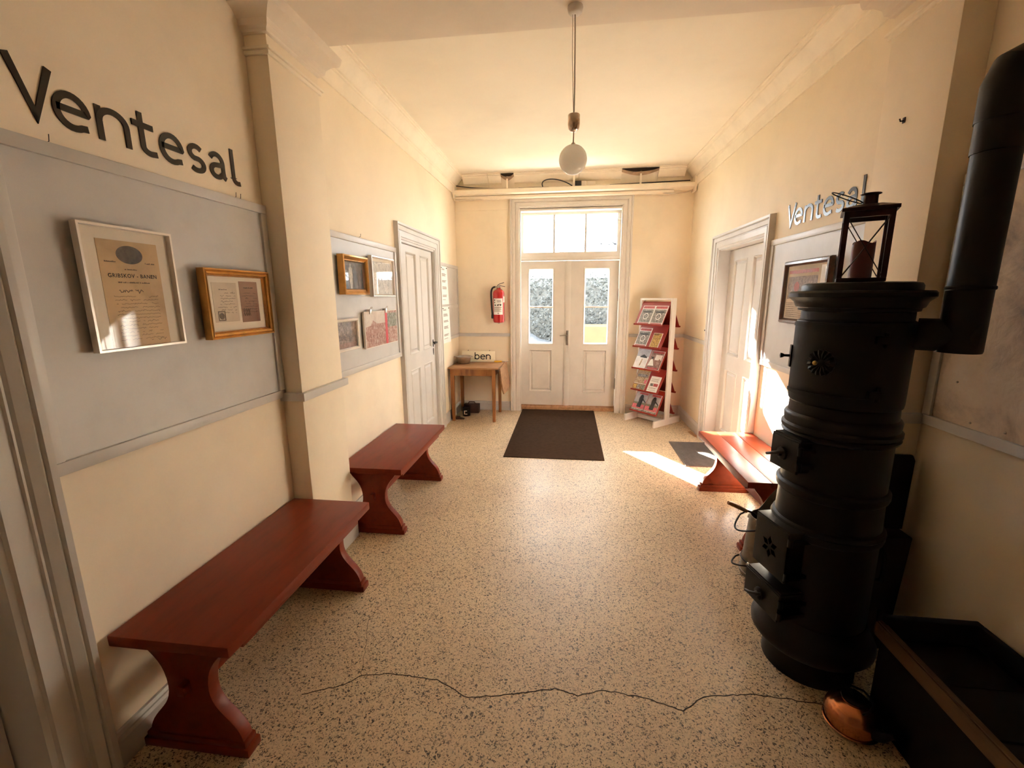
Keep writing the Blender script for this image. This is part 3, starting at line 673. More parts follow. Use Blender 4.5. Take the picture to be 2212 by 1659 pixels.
def squiggles(mb, u0, u1, v, h, n, seed, w=0.0016, gaps=0.15):
    rnd = random.Random(seed); u = u0; run = []
    while u < u1:
        if rnd.random() < gaps*0.35:
            if len(run) > 2: mb.ribbon(run, w, n, n+0.0004)
            run = []; u += rnd.uniform(0.006, 0.016); continue
        run.append((u, v + rnd.uniform(-h, h)*(1.6 if rnd.random() < 0.12 else 0.8))); u += rnd.uniform(0.0025, 0.0045)
    if len(run) > 2: mb.ribbon(run, w, n, n+0.0004)
def bars(mb, u0, u1, v, h, n, seed, gaps=0.2):
    rnd = random.Random(seed); u = u0
    while u < u1-0.004:
        l = min(rnd.uniform(0.0012, 0.0034), u1-u); k_ = rnd.uniform(0.55, 1.0); mb.box(u, u+l, v, v+h*k_, n, n+0.0004); u += l + (0.004 if rnd.random() < 0.14 else 0.0011)

# certificate
root, c, n = framed('L', 1.256, 1.594, 1.473, 1.892, 'large railway share certificate in thin silver frame on the near board', 'silver_frame', 0.009, 0.024, 'certificate_frame', cat='certificate',
                    prof=[(0.0, 0.0), (0.0, 0.024), (0.0075, 0.024), (0.009, 0.018), (0.009, 0.0)])
pp = MB('L').box(1.318, 1.538, 1.482, 1.846, n, n+0.001).build('paper', 'old_paper', root, off=c, label='yellowed certificate sheet'); n += 0.001
MB('L').prism([(1.428+0.048*math.cos(t), 1.800+0.031*math.sin(t)) for t in [2*PI*i/36 for i in range(36)]], n, n+0.0006).build('vignette', 'seal_ink', pp, off=c)
text_mb('GRIBSKOV - BANEN', 0.0185, 1.430, 1.722, n, 'L', spacing=1.12).build('printed_text', 'ink', pp, fix=False, off=c, kind='stuff')
mb = MB('L'); bars(mb, 1.402, 1.452, 1.748, 0.004, n, 3); bars(mb, 1.372, 1.49, 1.703, 0.005, n, 5); bars(mb, 1.336, 1.376, 1.772, 0.005, n, 6); bars(mb, 1.482, 1.520, 1.772, 0.005, n, 8)
mb.build('printed_text', 'ink_soft', pp, fix=False, off=c, kind='stuff')
mb = MB('L'); squiggles(mb, 1.37, 1.46, 1.676, 0.006, n, 21, 0.002); mb.build('handwriting', 'ink_soft', pp, fix=False, off=c, kind='stuff')
mb = MB('L')
for i in range(13): squiggles(mb, 1.345+random.uniform(0, 0.01), 1.515, 1.657-i*0.0125, 0.0022, n, 40+i, 0.0012)
squiggles(mb, 1.46, 1.525, 1.50, 0.005, n, 77, 0.0015)
mb.build('handwriting', 'ink_faint', pp, fix=False, off=c, kind='stuff')
# gold frame with two documents
GOLD = [(0.0, 0.0), (0.0, 0.034), (0.006, 0.036), (0.010, 0.030), (0.014, 0.034), (0.022, 0.030), (0.025, 0.022), (0.029, 0.024), (0.032, 0.016), (0.032, 0.0)]
root, c, n = framed('L', 1.715, 2.125, 1.472, 1.776, 'gold framed pair of old waybills on the near board', 'gold_frame', 0.030, 0.036, prof=GOLD)
a = MB('L').box(1.772, 1.918, 1.543, 1.718, n, n+0.001).build('document', 'pale_paper', root, off=c, label='pale document')
b = MB('L').box(1.936, 2.058, 1.536, 1.726, n, n+0.001).build('document', 'brown_paper', root, off=c, label='brown document')
n += 0.001
mb = MB('L'); bars(mb, 1.81, 1.86, 1.685, 0.005, n, 1); mb.build('printed_text', 'ink_soft', a, fix=False, off=c, kind='stuff')
mb = MB('L'); bars(mb, 1.965, 2.03, 1.694, 0.006, n, 2); mb.build('printed_text', 'ink', b, fix=False, off=c, kind='stuff')
for o_, u0, u1, sd_ in ((a, 1.785, 1.908, 9), (b, 1.946, 2.05, 29)):
    mb = MB('L')
    for i in range(8): squiggles(mb, u0+random.uniform(0, 0.03), u1, 1.672-i*0.0125, 0.003, n, sd_+i, 0.0013)
    mb.build('handwriting', 'ink_soft', o_, fix=False, off=c, kind='stuff')
MB('L').ring(1.790, 1.832, 1.549, 1.592, [(0.0, n), (0.0, n+0.0006), (0.004, n+0.0006), (0.004, n)]).prism([(1.811+0.014*math.cos(t), 1.570+0.014*math.sin(t)) for t in [2*PI*i/18 for i in range(18)]], n, n+0.0006).build('stamp', 'ink_soft', a, fix=False, off=c, kind='stuff')
mb = MB('L'); 
for k in range(4): mb.ribbon([(1.945+k*0.012, 1.60), (1.957+k*0.012, 1.565)], 0.002, n, n+0.0006); mb.ribbon([(1.957+k*0.012, 1.60), (1.945+k*0.012, 1.565)], 0.002, n, n+0.0006)
mb.build('stamp', 'ink', b, fix=False, off=c, kind='stuff')
# far board: gold photo, silver print, small photo, poster with clips
GOLD2 = [(0.0, 0.0), (0.0, 0.045), (0.010, 0.048), (0.022, 0.040), (0.030, 0.030), (0.036, 0.032), (0.042, 0.020), (0.042, 0.0)]
root, c, n = framed('L', 2.885, 3.262, 1.668, 1.937, 'gold framed black and white photo of standing people', 'gold_frame', 0.040, 0.046, prof=GOLD2)
ph = MB('L').box(2.922, 3.225, 1.706, 1.899, n, n+0.001).build('photograph', 'photo_grey', root, off=c)
n += 0.001
for u, w, mt, top in ((2.965, 0.026, 'cover_black', 1.855), (3.035, 0.027, 'print_pale', 1.885), (3.095, 0.027, 'cover_black', 1.872), (3.160, 0.028, 'photo_grey', 1.878), (3.205, 0.018, 'cover_black', 1.850)):
    hr = 0.011; sh = top-2*hr-0.004
    body = [(u-w*0.55, 1.708), (u-w*0.75, sh-0.075), (u-w*1.05, sh-0.070), (u-w*0.9, sh-0.010), (u-w*0.4, sh+0.002)]
    head = [(u+hr*math.cos(t), top-hr*1.2+hr*1.25*math.sin(t)) for t in [math.radians(235-290*q/10) for q in range(11)]]
    MB('L').prism(body + head + [(2*u-a_, b_) for a_, b_ in reversed(body)], n, n+0.0006).build('figure_print', mt, ph, off=c)
root, c, n = framed('L', 3.362, 3.818, 1.653, 1.970, 'silver framed pale print reflecting the windows', 'silver_frame', 0.016, 0.030)
MB('L').box(3.40, 3.78, 1.672, 1.93, n, n+0.001).build('print', 'print_pale', root, off=c)
root, c, n = framed('L', 2.745, 3.080, 1.280, 1.502, 'small white framed sepia group photo half hidden by the pilaster', 'white_frame', 0.020, 0.028)
ph = MB('L').box(2.765, 3.060, 1.300, 1.482, n, n+0.001).build('photograph', 'photo_sepia', root, off=c)
MB('L').box(2.765, 3.060, 1.300, 1.335, n+0.001, n+0.0016).build('foreground_print', 'cover_brown', ph, off=c)
# poster held by clips
c = WALL['L'](3.525, 1.255, 0.012)
root = thing('clip_poster', c, 'colour railway poster with red stripe hanging from two clips', 'poster')
MB('L').box(3.195, 3.835, 1.257, 1.540, 0.024, 0.040).build('board', 'white_frame', root, off=c)
pr = MB('L').box(3.205, 3.83, 1.262, 1.535, 0.040, 0.041).build('print', 'poster_town', root, off=c)
MB('L').prism([(3.205, 1.42), (3.30, 1.43), (3.34, 1.47), (3.42, 1.44), (3.58, 1.44), (3.58, 1.535), (3.205, 1.535)], 0.041, 0.0416).build('sky_print', 'poster_sky', pr, off=c)
MB('L').box(3.625, 3.83, 1.40, 1.515, 0.041, 0.0416).build('photo_print', 'poster_green', pr, off=c)
MB('L').box(3.575, 3.62, 1.262, 1.538, 0.0416, 0.0422).build('red_stripe', 'red_ribbon', pr, off=c)
for u in (3.30, 3.60):
    MB('L').prism([(u-0.02, 1.52), (u+0.02, 1.52), (u+0.014, 1.555), (u-0.014, 1.555)], 0.020, 0.050).tube([(u-0.012, 1.552, 0.045), (u-0.010, 1.575, 0.058), (u+0.010, 1.575, 0.058), (u+0.012, 1.552, 0.045)], 0.0022, 6).build('clip', 'steel', root, bevel=0.002, off=c)
# brown frame on the right board
BR = [(0.0, 0.0), (0.0, 0.020), (0.008, 0.030), (0.022, 0.032), (0.032, 0.022), (0.036, 0.014), (0.036, 0.0)]
root, c, n = framed('R', -3.455, -2.885, 1.452, 1.876, 'brown framed newspaper page on the right board behind the stove', 'brown_frame', 0.034, 0.030, prof=BR)
ph = MB('R').box(-3.415, -2.925, 1.49, 1.838, n, n+0.001).build('newspaper_page', 'pale_paper', root, off=c)
n += 0.001
MB('R').box(-3.40, -3.03, 1.62, 1.77, n, n+0.0006).build('news_picture', 'news_print', ph, off=c)
MB('R').box(-3.40, -3.03, 1.79, 1.812, n, n+0.0006).build('headline', 'cover_title_red', ph, off=c)
MB('R').box(-3.00, -2.935, 1.50, 1.83, n, n+0.0006).build('side_column', 'white_paper', ph, off=c)
MB('R').prism([(-3.28+0.035*math.cos(t), 1.70+0.035*math.sin(t)) for t in [2*PI*i/20 for i in range(20)]], n+0.0006, n+0.001).build('round_badge', 'cover_title_red', ph, off=c)
mb = MB('R')
for i in range(8): bars(mb, -3.40, -3.03, 1.50+i*0.013, 0.004, n, 60+i)
mb.build('printed_text', 'ink_soft', ph, fix=False, off=c, kind='stuff')
# notices in the far corner
for (u0, u1, v0, v1, lab, sd_) in ((5.335, 5.62, 1.555, 2.02, 'white typed notice pinned on the upper part of the small board', 100), (5.345, 5.66, 1.07, 1.525, 'white typed notice pinned on the lower part of the small board', 130)):
    c = WALL['L']((u0+u1)/2, v0, 0.0)
    root = thing('paper_notice', c, lab, 'notice', group='paper notices')
    n0 = 0.026; k = 8; pts = []
    for j in range(k+1):
        t = j/k; pts += [(u0, v0+(v1-v0)*t, n0+0.004*math.sin(PI*t)), (u1, v0+(v1-v0)*t, n0+0.014*(1-t)+0.003)]
    f = [(2*j, 2*j+1, 2*j+3, 2*j+2) for j in range(k)]
    sh = MB('L').add(pts, f).add([(a, b, d-0.0012) for a, b, d in pts], [q[::-1] for q in f]).build('sheet', 'white_paper', root, off=c, fix=False)
    mb = MB('L'); h = v1-v0
    for i, t in enumerate((0.92, 0.90, 0.80, 0.78, 0.76, 0.74, 0.62, 0.60, 0.58, 0.46, 0.44, 0.42, 0.40, 0.24, 0.22, 0.20, 0.12)):
        vv = v0+h*t; w = 0.5 if i < 2 else random.uniform(0.55, 0.85); a = u0+0.03; b = a+(u1-u0-0.05)*w
        na = n0+0.004*math.sin(PI*t)+0.006*(1-t)*0.4; mb.box(a, b, vv, vv+0.0042, na+0.006, na+0.0066)
    mb.build('typed_lines', 'ink_soft', sh, fix=False, off=c, kind='stuff')
    for u in (u0+0.03, u1-0.03):
        MB('L').lathe([(0.006, 0.027), (0.006, 0.034), (0.003, 0.038)], 10, (u, v1-0.02, 0), 'z').build('pin', 'dark_metal', root, smooth=45, off=c)
# little fittings
root = thing('wall_hook', (1.455, 2.329, 2.40), 'small rusty hook on the right pilaster', 'hook')
MB().box(-0.004, 0, -0.007, 0.007, -0.010, 0.012).build('plate', 'rust_iron', root)
MB().tube([(-0.003, 0, 0.0), (-0.016, 0, -0.003), (-0.020, 0, 0.008)], 0.003, 8).build('peg', 'rust_iron', root, smooth=50)
root = thing('bell_push', (BX, 5.245, 1.258), 'small black bell push beside the right door', 'switch')
MB().lathe([(0.024, 0.0), (0.024, -0.012), (0.018, -0.020)], 18, (0, 0, 0), 'x').build('base', 'black_plastic', root, smooth=40)
MB().lathe([(0.009, -0.020), (0.009, -0.034), (0.004, -0.038)], 14, (0, 0, 0), 'x').build('button', 'black_plastic', root, smooth=40)
for wall, u, v, wh in (('L', 1.255, 2.124, 'under the V of the left wall lettering'), ('L', 2.02, 2.124, 'left one of the pair under the l of the left wall lettering'), ('L', 2.05, 2.124, 'right one of the pair under the l of the left wall lettering'), ('L', 3.29, 2.105, 'above the gold framed photo board')):
    o = MB(wall).tube([(u, v-0.012, 0.0), (u, v-0.008, 0.012), (u+0.001, v+0.012, 0.014)], 0.0013, 6).build('nail', 'rust_iron')
    tag(o, 'tiny nail ' + wh, 'nail', 'nails above the boards')

# ================================================================ fire extinguisher
root = thing('fire_extinguisher', (-0.962, DY-0.10, 1.287), 'red fire extinguisher hanging left of the entrance door', 'fire extinguisher')
MB().lathe([(0.05, 0.0), (0.070, 0.006), (0.079, 0.03), (0.079, 0.40), (0.074, 0.425), (0.055, 0.447), (0.030, 0.458), (0.026, 0.475)], 32).build('cylinder', 'extinguisher_red', root, smooth=45)
def wrap(a0, a1, z0, z1, r, mat, name, parent, n=14):
    pts = []
    for i in range(n+1):
        a = math.radians(a0+(a1-a0)*i/n)
        for rr in (r, r+0.0008):
            for z in (z0, z1): pts.append((rr*math.sin(a), -rr*math.cos(a), z))
    f = []
    for i in range(n):
        k = 4*i; f += [(k+2, k+6, k+7, k+3), (k, k+1, k+5, k+4), (k+1, k+3, k+7, k+5), (k, k+4, k+6, k+2)]
    f += [(0, 2, 3, 1), (4*n, 4*n+1, 4*n+3, 4*n+2)]
    return MB().add(pts, f).build(name, mat, parent, smooth=40)
lb = wrap(-50, 48, 0.115, 0.335, 0.0795, 'white_paper', 'label', root)
wrap(64, 100, 0.28, 0.36, 0.0795, 'white_paper', 'service_sticker', root, 6)
for z0, z1, a0, a1, mt in ((0.30, 0.322, -42, -30, 'ink'), (0.30, 0.306, -10, 30, 'ink_soft'), (0.285, 0.291, -6, 34, 'ink_soft'), (0.272, 0.288, -42, -30, 'ink_soft'), (0.252, 0.258, 0, 36, 'ink_soft'), (0.235, 0.252, -36, -20, 'ink'), (0.235, 0.252, -8, 8, 'ink'), (0.235, 0.252, 18, 34, 'ink'), (0.215, 0.220, -40, 38, 'ink_faint'), (0.203, 0.208, -40, 36, 'ink_faint'), (0.191, 0.196, -40, 30, 'ink_faint'), (0.179, 0.184, -40, 38, 'ink_faint'), (0.167, 0.172, -40, 20, 'ink_faint'), (0.155, 0.160, -40, 36, 'ink_faint'), (0.130, 0.136, -6, 12, 'ink')):
    wrap(a0, a1, z0, z1, 0.0806, mt, 'label_print', lb, 5)
MB().lathe([(0.022, 0.470), (0.022, 0.492), (0.016, 0.50), (0.016, 0.512)], 16).box(-0.05, -0.012, -0.010, 0.010, 0.482, 0.500).build('valve', 'steel', root, smooth=40)
MB().ribbon([(-0.02, 0.51), (0.035, 0.504), (0.09, 0.494)], 0.007, -0.010, 0.010).build('carry_handle', 'black_plastic', root)
hb = [o for o in bpy.data.objects if o.name.startswith('carry_handle')][-1]; hb.rotation_euler = (PI/2, 0, 0)
o = MB().ribbon([(-0.015, 0.512), (0.02, 0.532), (0.075, 0.548)], 0.007, -0.009, 0.009).build('lever', 'black_plastic', root); o.rotation_euler = (PI/2, 0, 0)
MB().tube(bez((-0.045, 0, 0.491), (-0.115, 0.0, 0.49), (-0.105, -0.02, 0.40), (-0.098, -0.03, 0.30), 16) + bez((-0.098, -0.03, 0.30), (-0.094, -0.035, 0.22), (-0.088, -0.035, 0.16), (-0.086, -0.035, 0.11), 8)[1:], 0.012, 10).build('hose', 'cable_black', root, smooth=60)
MB().lathe([(0.013, 0.06), (0.016, 0.075), (0.015, 0.115), (0.012, 0.12)], 14, (-0.086, -0.035, 0)).build('nozzle', 'black_plastic', root, smooth=40)
MB().box(-0.03, 0.03, 0.074, 0.10, 0.28, 0.46).build('wall_bracket', 'dark_metal', root)
MB().lathe([(0.012, -0.008), (0.016, 0.0)], 12).build('foot_plug', 'dark_metal', root, smooth=40)

# ================================================================ side table and what stands on it
root = thing('drop_leaf_table', (-1.225, 5.87, 0), 'small pine table with hanging drop leaf in the far left corner', 'table')
TZ = 0.735
MB().box(-0.335, 0.335, -0.31, 0.31, TZ-0.022, TZ).build('table_top', 'table_top_wood', root, bevel=0.004)
for x, y in ((-0.285, -0.262), (0.268, -0.262), (-0.285, 0.255), (0.268, 0.255)):
    MB().add([(x+sx*r, y+sy*r, z) for z, r in ((0.0, 0.019), (TZ-0.022, 0.026)) for sy in (-1, 1) for sx in (-1, 1)],
             [(0, 2, 3, 1), (4, 5, 7, 6), (0, 1, 5, 4), (2, 6, 7, 3), (0, 4, 6, 2), (1, 3, 7, 5)]).build('leg', 'table_pine', root, bevel=0.003)
for a in ((-0.26, 0.243, -0.283, -0.263), (-0.26, 0.243, 0.256, 0.276), (-0.305, -0.287, -0.236, 0.23), (0.270, 0.288, -0.236, 0.23)):
    MB().box(*a, TZ-0.112, TZ-0.022).build('apron', 'table_pine', root, bevel=0.002)
lf = MB().add([(0.345, -0.30, TZ-0.01), (0.345, 0.30, TZ-0.01), (0.395, 0.30, TZ-0.32), (0.395, 0.0, TZ-0.36), (0.385, -0.23, TZ-0.36), (0.376, -0.30, TZ-0.28)] + [(0.363, -0.30, TZ-0.006), (0.363, 0.30, TZ-0.006), (0.413, 0.30, TZ-0.32), (0.413, 0.0, TZ-0.36), (0.403, -0.23, TZ-0.36), (0.394, -0.30, TZ-0.28)],
              [(0, 1, 2, 3, 4, 5), (11, 10, 9, 8, 7, 6)] + [(i, i+6, (i+1) % 6+6, (i+1) % 6) for i in range(6)]).build('drop_leaf', 'table_top_wood', root)
for y in (-0.19, 0.19): MB().box(0.315, 0.352, y-0.02, y+0.02, TZ-0.03, TZ-0.022).build('hinge', 'dark_metal', root)
MB().box(-0.32, -0.30, -0.26, -0.23, 0.02, 0.70).build('side_support', 'black_paint', root)
# enamel sign
root = thing('enamel_sign', (-1.255, 6.10, TZ+0.001), 'cream enamel sign reading ben leaning behind the bowl', 'sign')
bd = MB().box(-0.245, 0.238, -0.012, 0.012, 0.0, 0.155).build('plate', 'cream_enamel', root, bevel=0.006)
mb = MB()
for ch, u, w in (('b', -0.056, 0.074), ('e', 0.026, 0.072), ('n', 0.106, 0.072)):
    st, adv = STROKE[ch]; l = MB()
    for p in st: l.ribbon([(u+x*w/adv, 0.036+y*0.068) for x, y in p], 0.0130, 0.012, 0.0145)
    l.v = [(x, -z, y) for x, y, z in l.v]
    l.build('letter', 'letter_black', bd, fix=False)
for x in (-0.155, 0.155):
    MB().tube([(x, 0, 0.150), (x, 0, 0.160), (x+0.005, 0, 0.166), (x+0.010, 0, 0.163)], 0.003, 8).build('hanging_eye', 'dark_metal', root, smooth=50)
bd.rotation_euler = (0, 0, 0); root.rotation_euler = (math.radians(-6), 0, 0)
# bowl
root = thing('metal_bowl', (-1.435, 5.94, TZ+0.001), 'dented steel bowl on the corner table in front of the sign', 'bowl')
MB().lathe([(0.05, 0.0), (0.082, 0.004), (0.090, 0.02), (0.104, 0.09), (0.118, 0.096), (0.117, 0.100), (0.101, 0.097), (0.086, 0.024), (0.078, 0.010), (0.004, 0.009)], 30).build('body', 'steel', root, smooth=45)
for s in (-1, 1): MB().box(s*0.116-0.014, s*0.116+0.014, -0.03, 0.03, 0.094, 0.099).build('handle', 'steel', root, bevel=0.003)
# screwdriver
root = thing('screwdriver', (-0.955, 6.07, TZ+0.014), 'yellow handled screwdriver lying at the right end of the table', 'screwdriver', rotz=math.radians(0))
MB().lathe([(0.006, -0.07), (0.013, -0.062), (0.014, -0.02), (0.010, -0.005), (0.013, 0.01), (0.012, 0.035), (0.006, 0.042)], 8, (0, 0, 0), 'x').build('handle', 'yellow_plastic', root, smooth=30)
MB().lathe([(0.0035, 0.042), (0.0035, 0.13)], 8, (0, 0, 0), 'x').box(0.13, 0.142, -0.0035, 0.0035, -0.0012, 0.0012).build('shaft', 'steel', root, smooth=30)
# under the table
root = thing('tin_can', (-1.40, 5.88, 0.0), 'small black tin with white mark on the floor under the table', 'tin')
MB().lathe([(0.052, 0.0), (0.054, 0.004), (0.054, 0.12), (0.050, 0.124), (0.046, 0.120), (0.004, 0.119)], 24).build('body', 'black_paint', root, smooth=40)
wrap(-25, 25, 0.03, 0.038, 0.0542, 'white_paper', 'mark', root, 6); wrap(-25, -10, 0.038, 0.075, 0.0542, 'white_paper', 'mark', root, 3); wrap(-25, 20, 0.075, 0.083, 0.0542, 'white_paper', 'mark', root, 6)
root = thing('cast_weight', (-1.36, 6.06, 0.0), 'dark iron block behind the tin under the table', 'weight')
MB().box(-0.11, 0.11, -0.05, 0.05, 0.0, 0.13).build('block', 'rust_iron', root, bevel=0.008)
MB().tube([(-0.05, 0, 0.128), (-0.04, 0, 0.155), (0.04, 0, 0.155), (0.05, 0, 0.128)], 0.008, 8).build('ring', 'rust_iron', root, smooth=50)
root = thing('door_wedge', (-1.45, 5.70, 0.0), 'dark wedge lying beside the front left table leg', 'wedge')
MB().prism([(-0.055, 0), (0.06, 0), (0.06, 0.006), (-0.055, 0.035)], -0.03, 0.03, 'y').build('block', 'rust_iron', root, bevel=0.002)
MB().box(-0.056, 0.0, -0.031, 0.031, 0.02, 0.036).build('stop', 'rust_iron', root, bevel=0.004)

# ================================================================ brochure rack
RX, RY, RROT = 1.131, 5.873, math.atan2(-0.347, 0.317)
root = thing('brochure_rack', (RX, RY, 0), 'white brochure rack with red sloping shelves right of the entrance', 'rack', rotz=RROT)
RH = 1.615
for s in (-1, 1):
    MB().box(s*0.232-0.013, s*0.232+0.013, -0.042, 0.042, 0.0, RH).build('upright', 'white_lacquer', root, bevel=0.002)
    MB().box(s*0.232-0.012, s*0.232+0.012, -0.265, 0.265, 0.0, 0.085).build('foot', 'white_lacquer', root, bevel=0.002)
MB().box(-0.22, 0.22, -0.042, 0.042, RH-0.022, RH).build('top_bar', 'white_lacquer', root, bevel=0.002)
MB().box(-0.22, 0.22, -0.02, 0.02, 0.01, 0.055).build('cross_bar', 'white_lacquer', root, bevel=0.002)
LIPS = [1.285, 1.0, 0.715, 0.43, 0.145]
def shelf(zl, s):
    y0, y1 = s*0.175, s*0.012
    mb = MB().add([(-0.21, y0, zl), (0.21, y0, zl), (0.21, y1, zl+0.285), (-0.21, y1, zl+0.285), (-0.21, y0+s*0.006, zl+0.003), (0.21, y0+s*0.006, zl+0.003), (0.21, y1+s*0.006, zl+0.288), (-0.21, y1+s*0.006, zl+0.288)],
                  [(0, 1, 2, 3), (4, 7, 6, 5), (0, 4, 5, 1), (1, 5, 6, 2), (2, 6, 7, 3), (3, 7, 4, 0)])
    mb.box(-0.21, 0.21, min(y0, y0+s*0.022), max(y0, y0+s*0.022), zl-0.006, zl)
    mb.box(-0.21, 0.21, min(y0+s*0.020, y0+s*0.024), max(y0+s*0.020, y0+s*0.024), zl-0.006, zl+0.014)
    mb.build('shelf', 'rack_red', root)
for zl in LIPS:
    shelf(zl, -1); shelf(zl-0.03, 1)
# brochures lean on the shelves: each one is a thing of its own
Mr = Matrix.Translation((RX, RY, 0)) @ Matrix.Rotation(RROT, 4, 'Z')
def brochure(row, x0, w, h, label, prints, mat='cover_white', lift=0.0):
    zl = LIPS[row]
    up = Vector((0, 0.163, 0.285)).normalized()       # along the shelf
    nrm = Vector((0, -0.285, 0.163)).normalized()     # out of the shelf
    base_ = Vector((x0+w/2, -0.175, zl)) + nrm*0.0068 + up*(0.004+lift)
    m = Matrix((Vector((1, 0, 0)), up, nrm)).transposed().to_4x4(); m.translation = base_
    root = bpy.data.objects.new('brochure', None); COL.objects.link(root); root.matrix_world = Mr @ m
    tag(root, label, 'brochure', 'brochures on the rack')
    cv = MB().box(-w/2, w/2, 0, h, 0, 0.005).build('cover', mat, root)
    for k, (poly, mt) in enumerate(prints):
        if len(poly) == 4 and not hasattr(poly[0], '__len__'):
            a, b, c_, d = poly; poly = [(a, c_), (b, c_), (b, d), (a, d)]
        MB().prism([((p-0.5)*w, q*h) for p, q in poly], 0.005, 0.0054+0.0004*k).build('cover_print', mt, cv)
    return root
def circ(cx, cy, rx, ry, n=18): return [(cx+rx*math.cos(2*PI*i/n), cy+ry*math.sin(2*PI*i/n)) for i in range(n)]
LOCO = [((0.04, 0.96, 0.10, 0.80), 'cover_grey'), ((0.05, 0.95, 0.84, 0.97), 'cover_title_red'), ((0.18, 0.82, 0.62, 0.70), 'cover_black'), (circ(0.5, 0.42, 0.20, 0.17), 'cover_white'), (circ(0.5, 0.42, 0.15, 0.125), 'cover_black'), ((0.40, 0.60, 0.33, 0.50), 'cover_grey'), ((0.06, 0.94, 0.03, 0.075), 'cover_title_red')]
TRAIN = [((0, 1, 0.35, 1), 'cover_sky'), ((0, 1, 0.10, 0.45), 'cover_bushes'), ((0.25, 0.95, 0.88, 0.97), 'cover_title_red'), ([(0.40, 0.35), (0.36, 0.66), (0.42, 0.82), (0.52, 0.87), (0.64, 0.82), (0.70, 0.66), (0.66, 0.35)], 'cover_black'), ([(0.68, 0.58), (0.98, 0.44), (0.98, 0.50), (0.68, 0.66)], 'cover_black'), ((0.02, 0.98, 0.12, 0.34), 'cover_pink'), ((0.35, 0.7, 0.18, 0.38), 'cover_black'), ((0, 1, 0.0, 0.08), 'cover_grey')]
brochure(0, -0.17, 0.185, 0.262, 'left black and white locomotive magazine on the top shelf', LOCO)
brochure(0, 0.020, 0.185, 0.262, 'right black and white locomotive magazine on the top shelf', LOCO)
brochure(1, -0.20, 0.185, 0.262, 'black and white locomotive magazine on the second shelf', LOCO)
brochure(1, 0.035, 0.130, 0.20, 'small yellow and black leaflet on the second shelf', [((0.03, 0.97, 0.02, 0.98), 'cover_yellow'), ((0.05, 0.6, 0.84, 0.95), 'cover_ember')])
brochure(2, -0.205, 0.19, 0.27, 'pale brochure with a snowy house on the third shelf', [((0.0, 1, 0.52, 1), 'cover_sky'), ((0, 1, 0.0, 0.60), 'cover_snow'), ([(0.30, 0.60), (0.55, 0.72), (0.86, 0.60), (0.86, 0.54), (0.30, 0.56)], 'cover_black'), ([(0.44, 0.12), (0.54, 0.12), (0.58, 0.48), (0.50, 0.48)], 'cover_ochre')])
brochure(2, 0.0, 0.195, 0.262, 'reddish brochure with seated people on the third shelf', [((0.02, 0.98, 0.02, 0.98), 'cover_brown'), ((0.15, 0.95, 0.88, 0.97), 'cover_title_red'), ((0.42, 0.92, 0.52, 0.80), 'cover_white'), ([(0.05, 0.2), (0.12, 0.5), (0.25, 0.58), (0.36, 0.44), (0.50, 0.22)], 'cover_white'), (circ(0.24, 0.62, 0.07, 0.06), 'cover_black'), ([(0.62, 0.2), (0.66, 0.45), (0.80, 0.60), (0.96, 0.45), (0.96, 0.2)], 'cover_brown'), ((0.1, 0.9, 0.03, 0.12), 'cover_title_red')])
brochure(3, -0.20, 0.19, 0.285, 'ochre brochure with a crowd on the fourth shelf', [((0.0, 1, 0.30, 0.92), 'cover_ochre'), ((0, 1, 0.92, 1), 'cover_yellow'), ((0, 1, 0.0, 0.28), 'cover_ember'), ((0.03, 0.30, 0.04, 0.24), 'cover_yellow'), ((0.36, 0.62, 0.03, 0.24), 'cover_grey'), ((0.68, 0.97, 0.03, 0.24), 'cover_bushes'), ((0.1, 0.9, 0.62, 0.76), 'cover_grey'), (circ(0.88, 0.42, 0.09, 0.10), 'cover_pink')])
brochure(3, 0.030, 0.150, 0.215, 'white leaflet with grey and red boxes on the fourth shelf', [((0.10, 0.85, 0.80, 0.82), 'ink_faint'), ((0.10, 0.80, 0.72, 0.735), 'ink_faint'), ((0.10, 0.85, 0.66, 0.675), 'ink_faint'), ((0.16, 0.46, 0.36, 0.54), 'cover_grey'), ((0.50, 0.92, 0.36, 0.54), 'cover_title_red'), ((0.12, 0.85, 0.26, 0.275), 'ink_faint'), ((0.12, 0.80, 0.20, 0.215), 'ink_faint'), ((0.12, 0.85, 0.10, 0.115), 'ink_faint')])
brochure(4, -0.20, 0.19, 0.262, 'left steam train magazine on the lowest shelf', TRAIN)
brochure(4, 0.0, 0.19, 0.262, 'right steam train magazine on the lowest shelf', TRAIN)

# ================================================================ mats and offcut
o = MB().box(-0.648, 0.395, 4.315, 6.295, 0.0, 0.009).build('door_mat', 'mat_brown', bevel=0.003); tag(o, 'large plain brown entrance mat in front of the double door', 'mat')
root = thing('rubber_mat', (1.335, 4.625, 0), 'ribbed grey rubber mat before the right door', 'mat')
MB().box(-0.165, 0.225, -0.37, 0.37, 0.0, 0.005).build('mat_base', 'rubber_grey', root)
mb = MB()
for i in range(31):
    x = -0.16+i*0.0127; mb.prism([(x-0.0045, 0.005), (x+0.0045, 0.005), (x+0.002, 0.0125), (x-0.002, 0.0125)], -0.368, 0.368, 'y')
mb.build('ribs', 'rubber_grey', root, kind='stuff')
o = MB().prism([(1.485, 5.40), (1.520, 5.42), (1.548, 5.24), (1.535, 5.215), (1.512, 5.235)], 0.0, 0.012).build('wood_offcut', 'offcut_wood', bevel=0.002); tag(o, 'thin wooden offcut on the floor by the right door casing', 'offcut')

